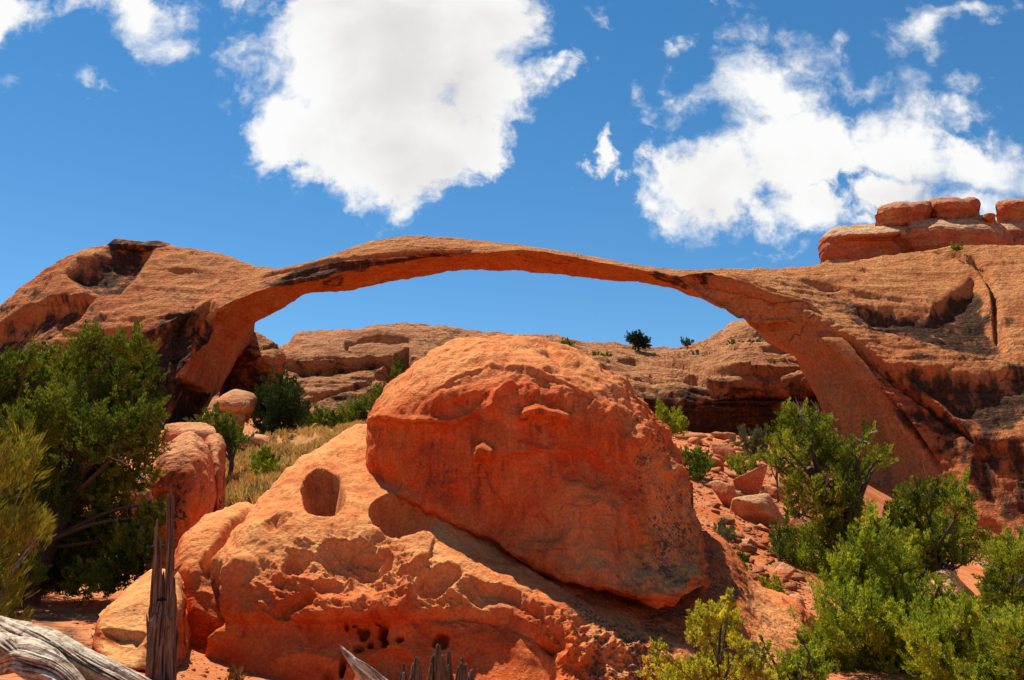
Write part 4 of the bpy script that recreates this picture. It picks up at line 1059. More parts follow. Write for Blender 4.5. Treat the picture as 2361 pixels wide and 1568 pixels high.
def loose_rocks():
    protos = []
    rs = np.random.RandomState(5)
    for i in range(6):
        P, Fc = rock_shape(200 + i, n=13, sub=3, rough=.04, round_=.05)
        m = np.stack([.05 + 0 * P[:, 0], .15 + 0 * P[:, 0], .5 * sstep(.3, .9, P[:, 2])], 1)
        o = mesh('loose_rock', P, Fc, M_mid if i % 3 else M_pale, base=np.zeros(3), masks=m, smooth=True)
        tag(o, 'loose red stone lying in the rubble below the right leg of the arch', 'rock', 'loose stones of the rubble slope')
        protos.append(o)
    poly = [(1560, 1010), (1680, 1010), (1800, 1080), (1860, 1200), (1850, 1300), (1850, 1420), (1760, 1360), (1690, 1270), (1640, 1180), (1590, 1090)]
    used = [False] * 6; count = 0
    while count < 285:
        x, y = rs.uniform(1560, 1870), rs.uniform(1010, 1420)
        if inside(np.array([[x, y]]), poly, .1)[0] < .5: continue
        near = rs.rand()
        p = hit(x, y)
        pxm = p[1] / F_PX * 1024 / 2361
        w = (7 + 30 * near ** 2.5) * pxm * .5
        k = rs.randint(6)
        o = protos[k]
        if used[k]:
            o = o.copy(); COL.objects.link(o)
        used[k] = True
        o.location = p + np.array([0, 0, w * .15])
        o.scale = (w * rs.uniform(.8, 1.5), w * rs.uniform(.8, 1.3), w * rs.uniform(.4, .85))
        o.rotation_euler = (rs.uniform(-.3, .3), rs.uniform(-.3, .3), rs.uniform(0, 6.3))
        count += 1
    # a few stones on the sand at the lower left
    for k, (x, y, w) in enumerate([(225, 1415, 16), (250, 1432, 12), (185, 1398, 14), (445, 1545, 10), (470, 1560, 14), (420, 1558, 9), (505, 1566, 10)]):
        o = protos[k % 6].copy(); COL.objects.link(o)
        p = hit(x, y); s = w * p[1] / F_PX * 1024 / 2361 * .5
        o.location = p; o.scale = (s, s, s * .6); o.rotation_euler = (.1, .2, k * 1.3)
        tag(o, 'small loose stone on the red sand at the foot of the pitted boulder' if x > 400 else 'small loose stone on the red sand under the big juniper', 'rock', 'stones on the sand in front')
loose_rocks()
def gravel():
    rs = np.random.RandomState(15)
    P, Fc = rock_shape(300, n=9, sub=1, rough=0, round_=.04)
    poly = [(1340, 1010), (1680, 1000), (1800, 1060), (1880, 1200), (1880, 1450), (1760, 1380), (1690, 1290), (1560, 1200), (1400, 1120)]
    q = rs.uniform([1340, 1000], [1880, 1450], (3600, 2)); q = q[inside(q, poly, .1) > .5][:1900]
    a = np.array([hit(x, y) for x, y in q])
    a = np.concatenate([a, a[:, :] + rs.normal(size=a.shape) * np.array([.35, .6, 0])])
    b = np.array([hit(x, y, 4, 30) for x, y in zip(rs.uniform(150, 560, 420), rs.uniform(1400, 1568, 420))])
    b = np.concatenate([b, b + rs.normal(size=b.shape) * np.array([.3, .5, 0])])
    a = np.concatenate([a, b]); a[:, 2] = gz(a[:, 0], a[:, 1])
    sz = a[:, 1] / F_PX * (1.0 + 2.6 * rs.rand(len(a)) ** 3) * .55
    th = rs.uniform(0, 6.3, len(a)); c, s_ = np.cos(th), np.sin(th)
    ax = rs.uniform(.7, 1.4, (len(a), 3)) * np.array([1.2, 1.2, .7])
    V = P[None] * ax[:, None] * sz[:, None, None]
    V = np.stack([V[..., 0] * c[:, None] - V[..., 1] * s_[:, None], V[..., 0] * s_[:, None] + V[..., 1] * c[:, None], V[..., 2]], -1) + a[:, None]
    F = (Fc[None] + (np.arange(len(a)) * len(P))[:, None, None]).reshape(-1, 3)
    V = V.reshape(-1, 3)
    o = mesh('gravel', V, F, M_mid, masks=np.zeros((len(V), 3)) + np.array([.0, .1, .25]))
    tag(o, 'red gravel and stone chips between the larger rocks', 'gravel', kind='stuff')
gravel()
#@@PLANTS
# ------------------------------------------------------------------ foliage and wood
def leaf_mat(name, dark, light, tip=None, trans=.35):
    s = NT(name)
    t = s.attr('tint', 'Fac')
    col = s.mix(t, dark, light)
    d = s.N.new('ShaderNodeBsdfDiffuse'); s.L.new(col, d.inputs['Color'])
    tr = s.N.new('ShaderNodeBsdfTranslucent')
    s.L.new(s.mix(1.0, col, (1.25, 1.15, .55), 'MULTIPLY'), tr.inputs['Color'])
    m = s.N.new('ShaderNodeMixShader'); m.inputs[0].default_value = trans
    s.L.new(d.outputs[0], m.inputs[1]); s.L.new(tr.outputs[0], m.inputs[2]); s.L.new(m.outputs[0], s.out.inputs[0])
    return s.m
M_jun = leaf_mat('juniper_green', (.040, .078, .012), (.350, .385, .042), trans=.32)
M_junD = leaf_mat('dark_juniper_green', (.028, .055, .012), (.190, .230, .034), trans=.27)
M_junL = leaf_mat('light_juniper_green', (.062, .108, .013), (.450, .495, .050), trans=.33)
M_junY = leaf_mat('yellow_juniper_green', (.230, .230, .022), (.620, .560, .075), trans=.45)
M_pine = leaf_mat('pine_green', (.022, .042, .018), (.050, .078, .028), trans=.2)
M_sage = leaf_mat('sage_green', (.085, .100, .050), (.170, .180, .100), trans=.2)
M_broom = leaf_mat('yellow_broom', (.095, .095, .018), (.300, .255, .040), trans=.35)
M_brown = leaf_mat('dry_brown', (.16, .08, .03), (.34, .17, .07), trans=.2)
M_grass = leaf_mat('dry_grass', (.34, .19, .065), (.66, .43, .17), trans=.3)

def wood_mat(name, c1, c2, crack=(.03, .022, .017), freq=(60, 60, 2.2), uv=False, px=.006):
    s = NT(name)
    if uv:
        a = s.N.new('ShaderNodeUVMap').outputs[0]
        v1 = s.map((freq[0], freq[2], 1), vec=a); 
    else: v1 = s.map(freq)
    n1 = s.noise(1.0, 6, .6, vec=v1, dist=.6)
    n2 = s.noise(6.0, 4, .6)
    col = s.mix(s.ramp(n1, .35, .62), c1, c2)
    col = s.mix(s.ramp(n1, .40, .28), col, crack)
    col = s.mix(s.math('MULTIPLY', s.attr('tint', 'Fac'), .85), col, crack)
    col = s.mix(1.0, col, s.mix(n2, (.6, .58, .56), (1.3, 1.3, 1.3)), 'MULTIPLY')
    return s.bsdf(col, .85, s.bump(s.math('ADD', n1, s.math('MULTIPLY', n2, .3)), px * 3), .15)
M_bark = wood_mat('juniper_bark', (.050, .034, .025), (.115, .082, .060))
M_twig = wood_mat('grey_twig', (.22, .19, .16), (.42, .38, .33))
M_snag = wood_mat('dark_weathered_wood', (.12, .060, .034), (.30, .175, .105), (.014, .009, .007))
M_silver = wood_mat('silver_weathered_wood', (.30, .18, .10), (.62, .50, .36), (.030, .016, .009), freq=(14, 14, 14))
M_stump = wood_mat('broken_stump_wood', (.085, .045, .027), (.24, .135, .080), (.012, .008, .006))

def tube_geo(path, radii, nseg=8, sub=4, twist=0.0, ridges=None, seed=0, cap=True):
    """a tapering limb through the given points"""
    path = spline(np.asarray(path, float), sub); n = len(path)
    radii = np.interp(np.linspace(0, 1, n), np.linspace(0, 1, len(radii)), radii)
    T = np.gradient(path, axis=0); T /= np.maximum(np.linalg.norm(T, axis=1), 1e-9)[:, None]
    ref = np.array([0, 1.0, 0]) if abs(T[:, 1]).mean() < .8 else np.array([1.0, 0, 0])
    A = np.cross(T, ref); A /= np.linalg.norm(A, axis=1)[:, None]
    B = np.cross(T, A)
    th = np.linspace(0, 2 * math.pi, nseg, endpoint=False)
    s = np.linspace(0, 1, n)
    th2 = th[None, :] + twist * s[:, None]
    groove_ = np.zeros((n, nseg))
    r = np.repeat(radii[:, None], nseg, 1)
    if ridges:
        amp, kk, ks = ridges
        L = np.concatenate([[0], np.cumsum(np.linalg.norm(np.diff(path, axis=0), axis=1))])
        q = np.stack([np.cos(th)[None, :] * kk + 0 * s[:, None], np.sin(th)[None, :] * kk + 0 * s[:, None], (L * ks)[:, None] + 0 * th[None, :]], -1).reshape(-1, 3)
        w = fbm(q, 1.0, 4, .6, seed, ridged=True).reshape(n, nseg)
        lump = fbm(q, (.35, .35, .8), 3, .5, seed + 3).reshape(n, nseg)
        groove_ = sstep(.66, .95, w)
        r = r * (1 + amp * .9 * lump - amp * 1.1 * sstep(.70, .97, w) + amp * .35 * (w - .6))
    P = path[:, None, :] + r[..., None] * (np.cos(th2)[..., None] * A[:, None, :] + np.sin(th2)[..., None] * B[:, None, :])
    V = P.reshape(-1, 3); Fq = grid_faces(n, nseg)
    k = len(V)
    V = np.concatenate([V, path[:1], path[-1:] + T[-1:] * radii[-1] * .6])
    a = np.arange(nseg); b = np.roll(a, -1)
    tri = np.concatenate([np.stack([b, a, np.full(nseg, k)], 1), np.stack([a + (n - 1) * nseg, b + (n - 1) * nseg, np.full(nseg, k + 1)], 1)])
    return V, Fq, tri, np.concatenate([groove_.ravel(), [0, 0]])
class Geo:
    def __init__(s): s.V, s.F4, s.F3, s.k, s.t = [], [], [], 0, []
    def add(s, V, F4=None, F3=None, tint=None):
        s.V.append(V)
        if F4 is not None and len(F4): s.F4.append(F4 + s.k)
        if F3 is not None and len(F3): s.F3.append(F3 + s.k)
        if tint is not None: s.t.append(tint)
        s.k += len(V)
    def tube(s, *a, **k):
        V, F4, F3, t = tube_geo(*a, **k); s.add(V, F4, F3, t)
    def build(s, name, mat, parent=None, base=None, smooth=True):
        f = []
        if s.F4: f.append(np.concatenate(s.F4))
        if s.F3: f.append(np.concatenate(s.F3))
        return mesh(name, np.concatenate(s.V), f, mat, parent, base, smooth, tint=np.concatenate(s.t) if s.t else None)

def unit(v): return v / np.maximum(np.linalg.norm(v, axis=-1, keepdims=True), 1e-9)
def sprays(rs, centers, dirs, size, nleaf, llen, lwid, tint, spread=.75, up=.35):
    """tufts of slender leaves: returns vertices, quads, tints"""
    n = len(centers)
    c = np.repeat(centers, nleaf, 0); d = np.repeat(dirs, nleaf, 0); sz = np.repeat(size, nleaf)
    t = rs.uniform(-.35, 1, (n * nleaf, 1))
    off = unit(rs.normal(size=(n * nleaf, 3)))
    base = c + d * (t * sz[:, None]) + off * (sz * (.34 - .24 * np.clip(t[:, 0], 0, 1)) * rs.uniform(.2, 1, n * nleaf))[:, None]
    ax = unit(d * (.9 + .3 * t) + off * spread + np.array([0, 0, up]))
    L = llen * rs.uniform(.6, 1.35, (n * nleaf, 1)); W = lwid * rs.uniform(.7, 1.3, (n * nleaf, 1))
    sd_ = unit(np.cross(ax, unit(rs.normal(size=(n * nleaf, 3)))))
    a = base - sd_ * W * .35; b = base + ax * L * .5 - sd_ * W * .55; e = base + ax * L; f = base + ax * L * .5 + sd_ * W * .55
    V = np.stack([a, b, e, f], 1).reshape(-1, 3)
    Fq = np.arange(len(V)).reshape(-1, 4)
    tt = np.repeat(np.clip(np.repeat(tint, nleaf) + rs.normal(0, .13, n * nleaf) , 0, 1), 4)
    return V, Fq, tt

def tree(name, label, cat, lobes, Y, base, mat, seed, leaf=(.10, .024), dens=1.0, tuft=.17, trunk=None, twigs=8, group=None, dead=0, thick=.35, bark=None, limb_r=.035, up=.35, spread=.75, tipm=0.0, depth=1.0, grow=1.12):
    """lobes: (x, y, r[, dY]) readings of the clumps the crown is made of"""
    rs = np.random.RandomState(seed)
    pxm = Y / F_PX * 1024 / 2361
    b = at(base[0], base[1], Y) if len(base) == 2 else at(*base)
    b = np.array(b); g = float(gz(b[0], b[1])[0])
    if abs(g - b[2]) < 1.5: b[2] = g
    root = empty(name, b)
    tag(root, label, cat, group)
    W, Gf = Geo(), Geo()
    cents = []
    for lb in lobes:
        x, y, r = lb[:3]; r = r * grow
        R = r * pxm
        dY = lb[3] if len(lb) > 3 else rs.uniform(-1, 1) * 1.3 * depth
        c = at(x, y, Y + dY)
        cents.append((c, R))
        nt_ = max(6, int(dens * 40 * (r / 40.0) ** 2))
        k = rs.normal(size=(nt_, 3)); k = unit(k)
        rad_ = R * rs.uniform(0, 1, nt_) ** (1 / 3.6) * (1 + .20 * rs.normal(size=nt_))
        pts = c + k * rad_[:, None] * np.array([1, 1.0, .92])
        dirs = unit(k * .55 + np.array([0, 0, .75]) + rs.normal(size=(nt_, 3)) * .38)
        lobe_t = rs.uniform(.22, .78)
        tint = np.clip(lobe_t + rs.normal(0, .22, nt_), 0, 1)
        nl = 56
        size = tuft * rs.uniform(.6, 1.35, nt_) * (R / .45) ** .25
        V, Fq, tt = sprays(rs, pts, dirs, size, nl, leaf[0] * .54, leaf[1] * .60, tint, spread, up)
        Gf.add(V, Fq, None, tt)
        # twigs inside the clump
        for q in range(min(twigs, nt_)):
            e = pts[q]; m = (c + e) / 2 + rs.normal(size=3) * R * .12
            W.tube([c, m, e], [limb_r * .30, limb_r * .2, limb_r * .08], nseg=4, sub=2)
    # trunk and limbs
    tr = [np.array(at(*p)) if len(p) == 3 else np.array(at(p[0], p[1], Y)) for p in (trunk or [])]
    spine = [b - np.array([0, 0, .25])] + tr if tr else [b - np.array([0, 0, .2]), (b + np.mean([c for c, _ in cents], 0)) / 2 + rs.normal(size=3) * .1, np.mean([c for c, _ in cents], 0)]
    W.tube(spine, [thick, thick * .72, thick * .35], nseg=12, sub=8, ridges=(.35, 1.6, 1.2), seed=seed)
    sp = spline(np.array(spine), 8)
    zs = np.array([c[2] for c, _ in cents]); zcut = zs.min() + .22 * (zs.max() - zs.min()) if len(cents) > 15 else -1e9
    for c, R in cents:
        if c[2] < zcut: continue
        lo = sp[np.argmin(np.linalg.norm(sp - (c - np.array([0, 0, .5 * np.linalg.norm(c - b)])), axis=1))]
        m = (lo + c) / 2 + rs.normal(size=3) * .12 * np.linalg.norm(c - lo) + np.array([0, 0, .10 * np.linalg.norm(c - lo)])
        W.tube([lo, m, c], [limb_r * .95, limb_r * .62, limb_r * .25], nseg=5, sub=4)
    W.build('trunk', bark or M_bark, root)
    Gf.build('crown', mat, root, smooth=False)
    if dead:
        for q in range(dead):
            Dg = Geo()
            c, R = cents[rs.randint(len(cents))]
            d = unit(rs.normal(size=3) * np.array([1, .7, .6]) + np.array([0, -.3, .25]))
            p = c + d * R * .3; L = R * rs.uniform(.9, 1.5)
            p1 = p + d * L * .5 + rs.normal(size=3) * .12 * L; p2 = p + d * L + rs.normal(size=3) * .2 * L
            Dg.tube([p, p1, p2], [limb_r * .42, limb_r * .3, limb_r * .1], nseg=4, sub=3)
            for _ in range(2):
                e = p1 + unit(rs.normal(size=3) + d) * L * .35
                Dg.tube([p1, (p1 + e) / 2 + rs.normal(size=3) * .04 * L, e], [limb_r * .25, limb_r * .18, limb_r * .06], nseg=4, sub=2)
            Dg.build('dead_branch', M_twig, root)
    return root

def plants():
    # left: the big dark juniper, a second one behind it
    tree('juniper_tree', 'large dark green juniper with many lobed crown at the left side', 'tree',
         [(205,795,36,0),(180,850,55),(240,835,48),(300,800,42,0),(322,850,44),(270,900,60),(200,920,62),(140,950,56),(310,950,50),(345,965,34),(352,920,26),(70,990,58),(335,1025,42),(250,1010,70),
          (160,1050,70),(305,1085,48),(230,1110,62),(100,1130,62),(180,1180,70),(250,1150,50),(60,1220,62),(140,1260,66),(220,1245,52),(282,1235,48),(325,1215,34),(20,1100,50),(10,1180,50),(300,1290,30),(210,1310,34),(110,1310,40),(350,1190,30,-.6),(375,1172,14,-.8),(30,1290,40),(60,1320,40),(150,1330,42),(110,1350,30),(190,1345,34),(20,1340,40),(290,1320,36),(330,1270,34),(245,1345,26),(255,1325,34),(310,1265,44),(200,1290,50),(110,1300,46,1),(255,960,60,1),(190,1000,70,1.5),(130,1100,70,1.5)],
         15, (45, 1404), M_junD, 1, leaf=(.095, .030), dens=1.5, tuft=.17, trunk=[(60, 1330), (120, 1220), (200, 1050)], thick=.34, dead=14, limb_r=.05, tipm=.9, depth=.8, grow=1.03)
    tree('juniper_tree', 'juniper farther left behind the big dark one, cut by the left edge', 'tree',
         [(30,870,44),(10,930,52),(85,900,48),(62,838,30),(112,818,20),(25,850,30),(-30,900,50),(60,950,50),(-20,1000,60),(40,1040,50),(-60,960,60),(120,880,34),(-40,1080,60),(-20,1180,60),(40,1140,50),(-30,1260,50)],
         19, (-40, 1380), M_junD, 2, leaf=(.115, .036), dens=1.7, tuft=.20, thick=.3, dead=3, tipm=.9, limb_r=.05, grow=1.1)
    # right: tall juniper
    tree('juniper_tree', 'tall leaning juniper with open crown in front of the right leg of the arch', 'tree',
         [(1828,958,26,0),(1810,1000,30),(1886,978,28,0),(1850,1015,42),(1900,1035,40),(1808,1055,36),(1868,1085,46),(1925,1060,34),(1955,1035,20),(2000,1000,14,0),(1985,1020,14),(1960,1085,30),(2025,1060,24),(2042,1050,14),(1950,1130,36),
          (1850,1135,34),(1900,1160,40),(1965,1165,30),(1985,1110,26),(1800,1020,18),(1790,1075,16),(1945,1200,34),(1905,1215,34),(1850,1260,36),(1835,1300,32),(1900,1255,46),(1955,1255,46),(1905,1315,54),(1965,1205,36),(1880,1360,42),(1960,1320,56),(1830,1180,20),(1930,1380,50),(1990,1280,40),(1855,1310,36)],
         26, (1985, 1385), M_jun, 3, leaf=(.15, .046), dens=1.25, tuft=.26, trunk=[(1975, 1300), (1925, 1190), (1865, 1080)], thick=.34, dead=12, limb_r=.07, tipm=.7, grow=1.06)
    tree('juniper_tree', 'bushy juniper with rounded clumps right of the tall leaning one', 'tree',
         [(2110,1135,24,0),(2085,1175,30),(2150,1150,32),(2198,1135,32,0),(2222,1165,24),(2060,1205,32),(2125,1205,44),(2180,1225,40),(2228,1225,28),(2150,1265,38),(2205,1265,32),(2258,1262,22),(2285,1248,18),(2100,1265,38),(2060,1255,30),(2300,1265,14),(2120,1300,34),(2180,1300,30),(2070,1300,36),(2110,1340,30),(2240,1290,18),(2090,1220,40)],
         24, (2150, 1400), M_jun, 4, leaf=(.14, .044), dens=1.35, tuft=.24, trunk=[(2150, 1330), (2140, 1230)], thick=.26, dead=8, limb_r=.06, tipm=.6, grow=1.12)
    tree('juniper_tree', 'light green cone shaped juniper in the lower right corner', 'tree',
         [(2012,1192,14,0),(2020,1225,24),(2000,1262,32),(2050,1265,34),(2062,1315,42),(1985,1325,46),(1940,1370,36),(2030,1375,58),(2090,1360,38),(1962,1425,58),(2050,1445,68),(2100,1415,38),(1925,1450,32),(1905,1500,38),(1970,1515,66),(2060,1535,70),(2125,1480,36),(2120,1550,50),(1930,1560,50),(2010,1590,60),(1985,1395,40),(2100,1500,50),(1890,1550,44),(2080,1590,60),(2140,1520,40),(1945,1300,24),(2000,1300,40),(1875,1520,26)],
         13.5, (2030, 1640), M_junL, 5, leaf=(.085, .026), dens=1.45, tuft=.15, trunk=[(2035, 1500), (2025, 1300)], thick=.17, dead=14, limb_r=.04, tipm=.6, depth=.6, grow=1.24)
    tree('juniper_tree', 'small pointed green juniper between the cone shaped one and the right edge', 'tree',
         [(2168,1345,10,0),(2170,1375,18),(2182,1415,26),(2160,1455,32),(2218,1448,32),(2200,1505,48),(2258,1478,32),(2150,1540,38),(2270,1540,44),(2210,1575,44),(2230,1400,20),(2130,1490,30),(2240,1530,44),(2180,1590,50),(2135,1410,26),(2120,1450,30),(2225,1420,24),(2260,1430,20)],
         11.5, (2205, 1660), M_junL, 6, leaf=(.075, .023), dens=1.4, tuft=.13, trunk=[(2205, 1560), (2180, 1420)], thick=.12, dead=7, limb_r=.035, tipm=.6, depth=.5, grow=1.22)
    tree('juniper_tree', 'dark green juniper cut by the right edge of the picture', 'tree',
         [(2340,1285,32),(2312,1312,24),(2355,1345,44),(2325,1395,40),(2372,1425,44),(2310,1360,30),(2400,1330,60),(2380,1270,40),(2300,1420,34),(2350,1470,50),(2310,1290,24)],
         18, (2370, 1520), M_jun, 7, leaf=(.11, .034), dens=1.4, tuft=.19, thick=.2, dead=4, tipm=.6, limb_r=.05, grow=1.3)
    tree('juniper_tree', 'bright juniper shoot in the extreme lower right corner', 'tree',
         [(2345,1440,30),(2305,1495,44),(2362,1500,48),(2330,1560,52),(2280,1580,40),(2400,1560,60),(2290,1440,18)],
         9.5, (2345, 1690), M_junL, 8, leaf=(.065, .02), dens=1.4, tuft=.11, thick=.1, dead=6, tipm=.6, limb_r=.03, depth=.5, grow=1.3)
    tree('juniper_tree', 'thin yellow green juniper with bare twigs in front of the pitted boulder', 'tree',
         [(1684,1380,9,0),(1672,1400,15,0),(1648,1420,20),(1620,1440,22),(1690,1428,20),(1668,1465,24),(1612,1480,18),(1640,1515,22),(1700,1490,16),(1520,1500,12),(1512,1528,16),(1560,1548,22),(1600,1555,26),(1488,1560,10),(1680,1555,30),(1740,1555,22),(1540,1570,20),(1640,1560,24),(1715,1530,16),(1595,1450,10),(1610,1410,12)],
         8.5, (1655, 1680), M_junY, 9, leaf=(.052, .017), dens=1.9, tuft=.09, trunk=[(1655, 1570), (1662, 1440)], thick=.026, dead=9, limb_r=.012, tipm=.4, twigs=8, depth=.4)
    tree('juniper_tree', 'low green juniper sprig between the thin yellow one and the cone shaped one', 'tree',
         [(1762,1492,12,0),(1755,1520,16),(1860,1535,26),(1828,1560,28),(1885,1560,24),(1790,1575,22),(1845,1505,14),(1850,1480,8),(1880,1520,20),(1810,1545,22),(1865,1570,30)],
         9, (1835, 1690), M_junL, 10, leaf=(.056, .018), dens=1.2, tuft=.09, thick=.035, dead=5, limb_r=.02, tipm=.4, depth=.3)
    # mid distance
    B = [('pine_tree', 'dark pine in the shade below the ridge, left of the boulders', 'tree', [(640,905,36),(655,940,44),(625,945,34),(600,930,20),(672,915,28),(690,945,22),(640,980,50),(590,950,18),(680,975,30),(610,985,30),(660,885,18),(625,1000,20),(655,1000,30)], 62, (640, 1012), M_pine, 20, dict(grow=.9, leaf=(.34, .11), tuft=.6, dens=1.3, thick=.28, limb_r=.10)),
         ('juniper_tree', 'small juniper with pale foliage left of the two stacked boulders', 'tree', [(485,970,20),(505,985,28),(530,1000,26),(520,1025,26),(545,1030,20),(500,1010,18),(565,1015,14)], 34, (530, 1050), M_junD, 21, dict(leaf=(.19, .06), tuft=.30, dens=1.2, thick=.12, limb_r=.06)),
         ('juniper_bush', 'small bright green juniper alone on the dry grass slope', 'bush', [(608,1048,12),(598,1066,18),(620,1066,16),(608,1082,18),(590,1080,10),(628,1080,10)], 31, (607, 1103), M_jun, 22, dict(leaf=(.15, .05), tuft=.22, dens=2.2, thick=.07, limb_r=.04)),
         ('juniper_bush', 'green bush at the head of the grass slope beside the dark pine', 'bush', [(740,965,18),(760,975,20),(725,985,16),(745,985,18),(780,975,14)], 66, (745, 1000), M_junD, 23, dict(leaf=(.34, .12), tuft=.5, dens=2, thick=.1, limb_r=.07)),
         ('juniper_bush', 'rounded dark bush just left of the domed boulder', 'bush', [(815,945,20),(830,955,18),(805,960,16),(820,970,16),(840,940,12)], 70, (820, 988), M_junD, 24, dict(leaf=(.36, .12), tuft=.5, dens=2, thick=.1, limb_r=.07)),
         ('juniper_bush', 'grey green shrub growing on the ledge above the rounded dark bush', 'bush', [(860,920,16),(880,905,16),(850,935,12)], 95, (865, 948), M_junD, 25, dict(leaf=(.5, .16), tuft=.7, dens=2, thick=.1, limb_r=.08)),
         ('juniper_tree', 'lone small tree on the skyline of the ridge', 'tree', [(1460,783,9),(1472,784,10),(1486,793,9),(1465,794,9),(1478,797,8)], 160, (1472, 806), M_pine, 26, dict(leaf=(.5, .2), tuft=.8, dens=11, thick=.25, limb_r=.12, depth=.3)),
         ('juniper_bush', 'flat green shrub on the ridge top above the domed boulder', 'bush', [(1298,792,7),(1308,795,8),(1318,799,7)], 159, (1308, 806), M_junD, 27, dict(leaf=(.5, .2), tuft=.7, dens=9, grow=.82, thick=.1, limb_r=.08, depth=.3)),
         ('juniper_bush', 'low shrub on the ridge slope just right of the domed boulder top', 'bush', [(1372,825,8),(1388,823,8),(1402,824,7)], 150, (1388, 832), M_junD, 28, dict(leaf=(.5, .2), tuft=.7, dens=9, grow=.82, thick=.1, limb_r=.08, depth=.3)),
         ('juniper_bush', 'shrub on the ridge skyline right of the lone small tree', 'bush', [(1578,791,7),(1590,794,7)], 158, (1584, 803), M_junD, 29, dict(leaf=(.5, .2), tuft=.7, dens=9, grow=.82, thick=.1, limb_r=.08, depth=.3)),
         ('juniper_bush', 'long olive shrub on the ridge ledge close to the right leg of the arch', 'bush', [(1690,798,9),(1710,800,9),(1730,797,9),(1745,793,7)], 150, (1715, 811), M_sage, 30, dict(leaf=(.5, .2), tuft=.7, dens=9, grow=.82, thick=.1, limb_r=.08, depth=.3)),
         ('juniper_bush', 'olive tree like shrub before the dark stained cliff', 'bush', [(1535,955,16),(1550,970,20),(1565,985,18),(1540,990,20),(1525,975,12)], 70, (1548, 1012), M_jun, 31, dict(leaf=(.36, .12), tuft=.5, dens=2, thick=.12, limb_r=.08)),
         ('juniper_bush', 'round dark green bush touching the right flank of the domed boulder', 'bush', [(1595,1055,18),(1615,1065,20),(1590,1075,20),(1612,1085,18),(1630,1075,10),(1600,1095,14)], 42, (1605, 1118), M_junD, 32, dict(leaf=(.22, .07), tuft=.32, dens=2.2, thick=.09, limb_r=.06)),
         ('juniper_bush', 'spreading green shrub behind the upright boulder in the rubble', 'bush', [(1690,1072,12),(1710,1065,14),(1725,1075,12),(1700,1082,12),(1745,1058,10)], 46, (1712, 1094), M_jun, 33, dict(leaf=(.22, .075), tuft=.32, dens=2.2, thick=.07, limb_r=.05)),
         ('juniper_bush', 'dull grey shrub in the shade left of the tall leaning juniper', 'bush', [(1720,1015,20),(1745,1030,22),(1760,1012,18),(1735,1045,16),(1765,1040,18)], 62, (1745, 1062), M_sage, 34, dict(leaf=(.32, .1), tuft=.45, dens=1.6, thick=.1, limb_r=.07)),
         ('juniper_bush', 'small conical dark juniper below the flat topped tan boulder', 'bush', [(1798,1218,10),(1800,1235,16),(1792,1252,18),(1808,1255,16),(1800,1270,18)], 26, (1800, 1290), M_junD, 35, dict(leaf=(.13, .042), tuft=.2, dens=2.4, thick=.06, limb_r=.04)),
         ('sage_bush', 'grey green sagebrush against the right edge of the pitted boulder', 'bush', [(1660,1215,14),(1672,1228,16),(1682,1240,14),(1665,1240,14)], 27, (1672, 1256), M_sage, 36, dict(leaf=(.13, .03), tuft=.2, dens=2, thick=.04, limb_r=.03)),
         ('juniper_bush', 'dark sprig rising behind the sloping shoulder of the pitted boulder', 'bush', [(1710,1298,12),(1718,1312,12),(1705,1310,10)], 18.5, (1712, 1330), M_junD, 37, dict(leaf=(.10, .033), tuft=.15, dens=2.2, thick=.04, limb_r=.03)),
         ('juniper_bush', 'low green bush under the cone shaped juniper beside the stone chute', 'bush', [(1775,1345,14),(1790,1360,14),(1780,1370,14),(1762,1352,8)], 18, (1780, 1392), M_jun, 38, dict(leaf=(.10, .033), tuft=.15, dens=2.2, thick=.04, limb_r=.03)),
         ('juniper_bush', 'green shrub at the foot of the tall leaning juniper near the flat stones', 'bush', [(1795,1065,12),(1780,1062,8),(1790,1078,10)], 44, (1790, 1092), M_jun, 39, dict(leaf=(.2, .07), tuft=.3, dens=2.2, thick=.05, limb_r=.04)),
         ('juniper_bush', 'dark shrub line end below the ledges beside the dark pine', 'bush', [(700,985,14),(715,960,14),(705,970,16)], 72, (708, 1003), M_pine, 40, dict(leaf=(.36, .12), tuft=.5, dens=2, thick=.1, limb_r=.07)),
         ('juniper_bush', 'tiny shrub on the top right cliff below the layered butte', 'bush', [(2200,571,5),(2212,572,5)], 112, (2206, 577), M_jun, 41, dict(leaf=(.35, .14), tuft=.5, dens=14, thick=.06, limb_r=.05, depth=.1)),
         ('juniper_bush', 'green growth in the shaded cleft of the ridge', 'bush', [(920,835,10),(915,855,10),(905,868,8)], 158, (912, 880), M_junD, 42, dict(leaf=(.5, .2), tuft=.7, dens=3, thick=.1, limb_r=.08, depth=.2)),
         ('dead_bush', 'tuft of dry orange brush at the foot of the pitted boulder', 'bush', [(545,1555,10),(555,1565,12),(535,1568,10)], 10.2, (548, 1590), M_brown, 43, dict(leaf=(.07, .008), tuft=.10, dens=2, thick=.01, limb_r=.008, depth=.1, up=1.0)),
         ]
    for nm, lab, cat, lobes, Y, base, mat, seed, kw in B:
        tree(nm, lab, cat, lobes, Y, base, mat, seed, **{**dict(twigs=3, tipm=.4), **kw})
    # feathery yellow shrub in front of the big juniper
    rs = np.random.RandomState(77)
    root = empty('broom_shrub', at(-30, 1480, 10)); tag(root, 'feathery yellow green shrub in front of the big juniper at the left edge', 'shrub')
    Gs, Wd = Geo(), Geo()
    b = at(-30, 1480, 10)
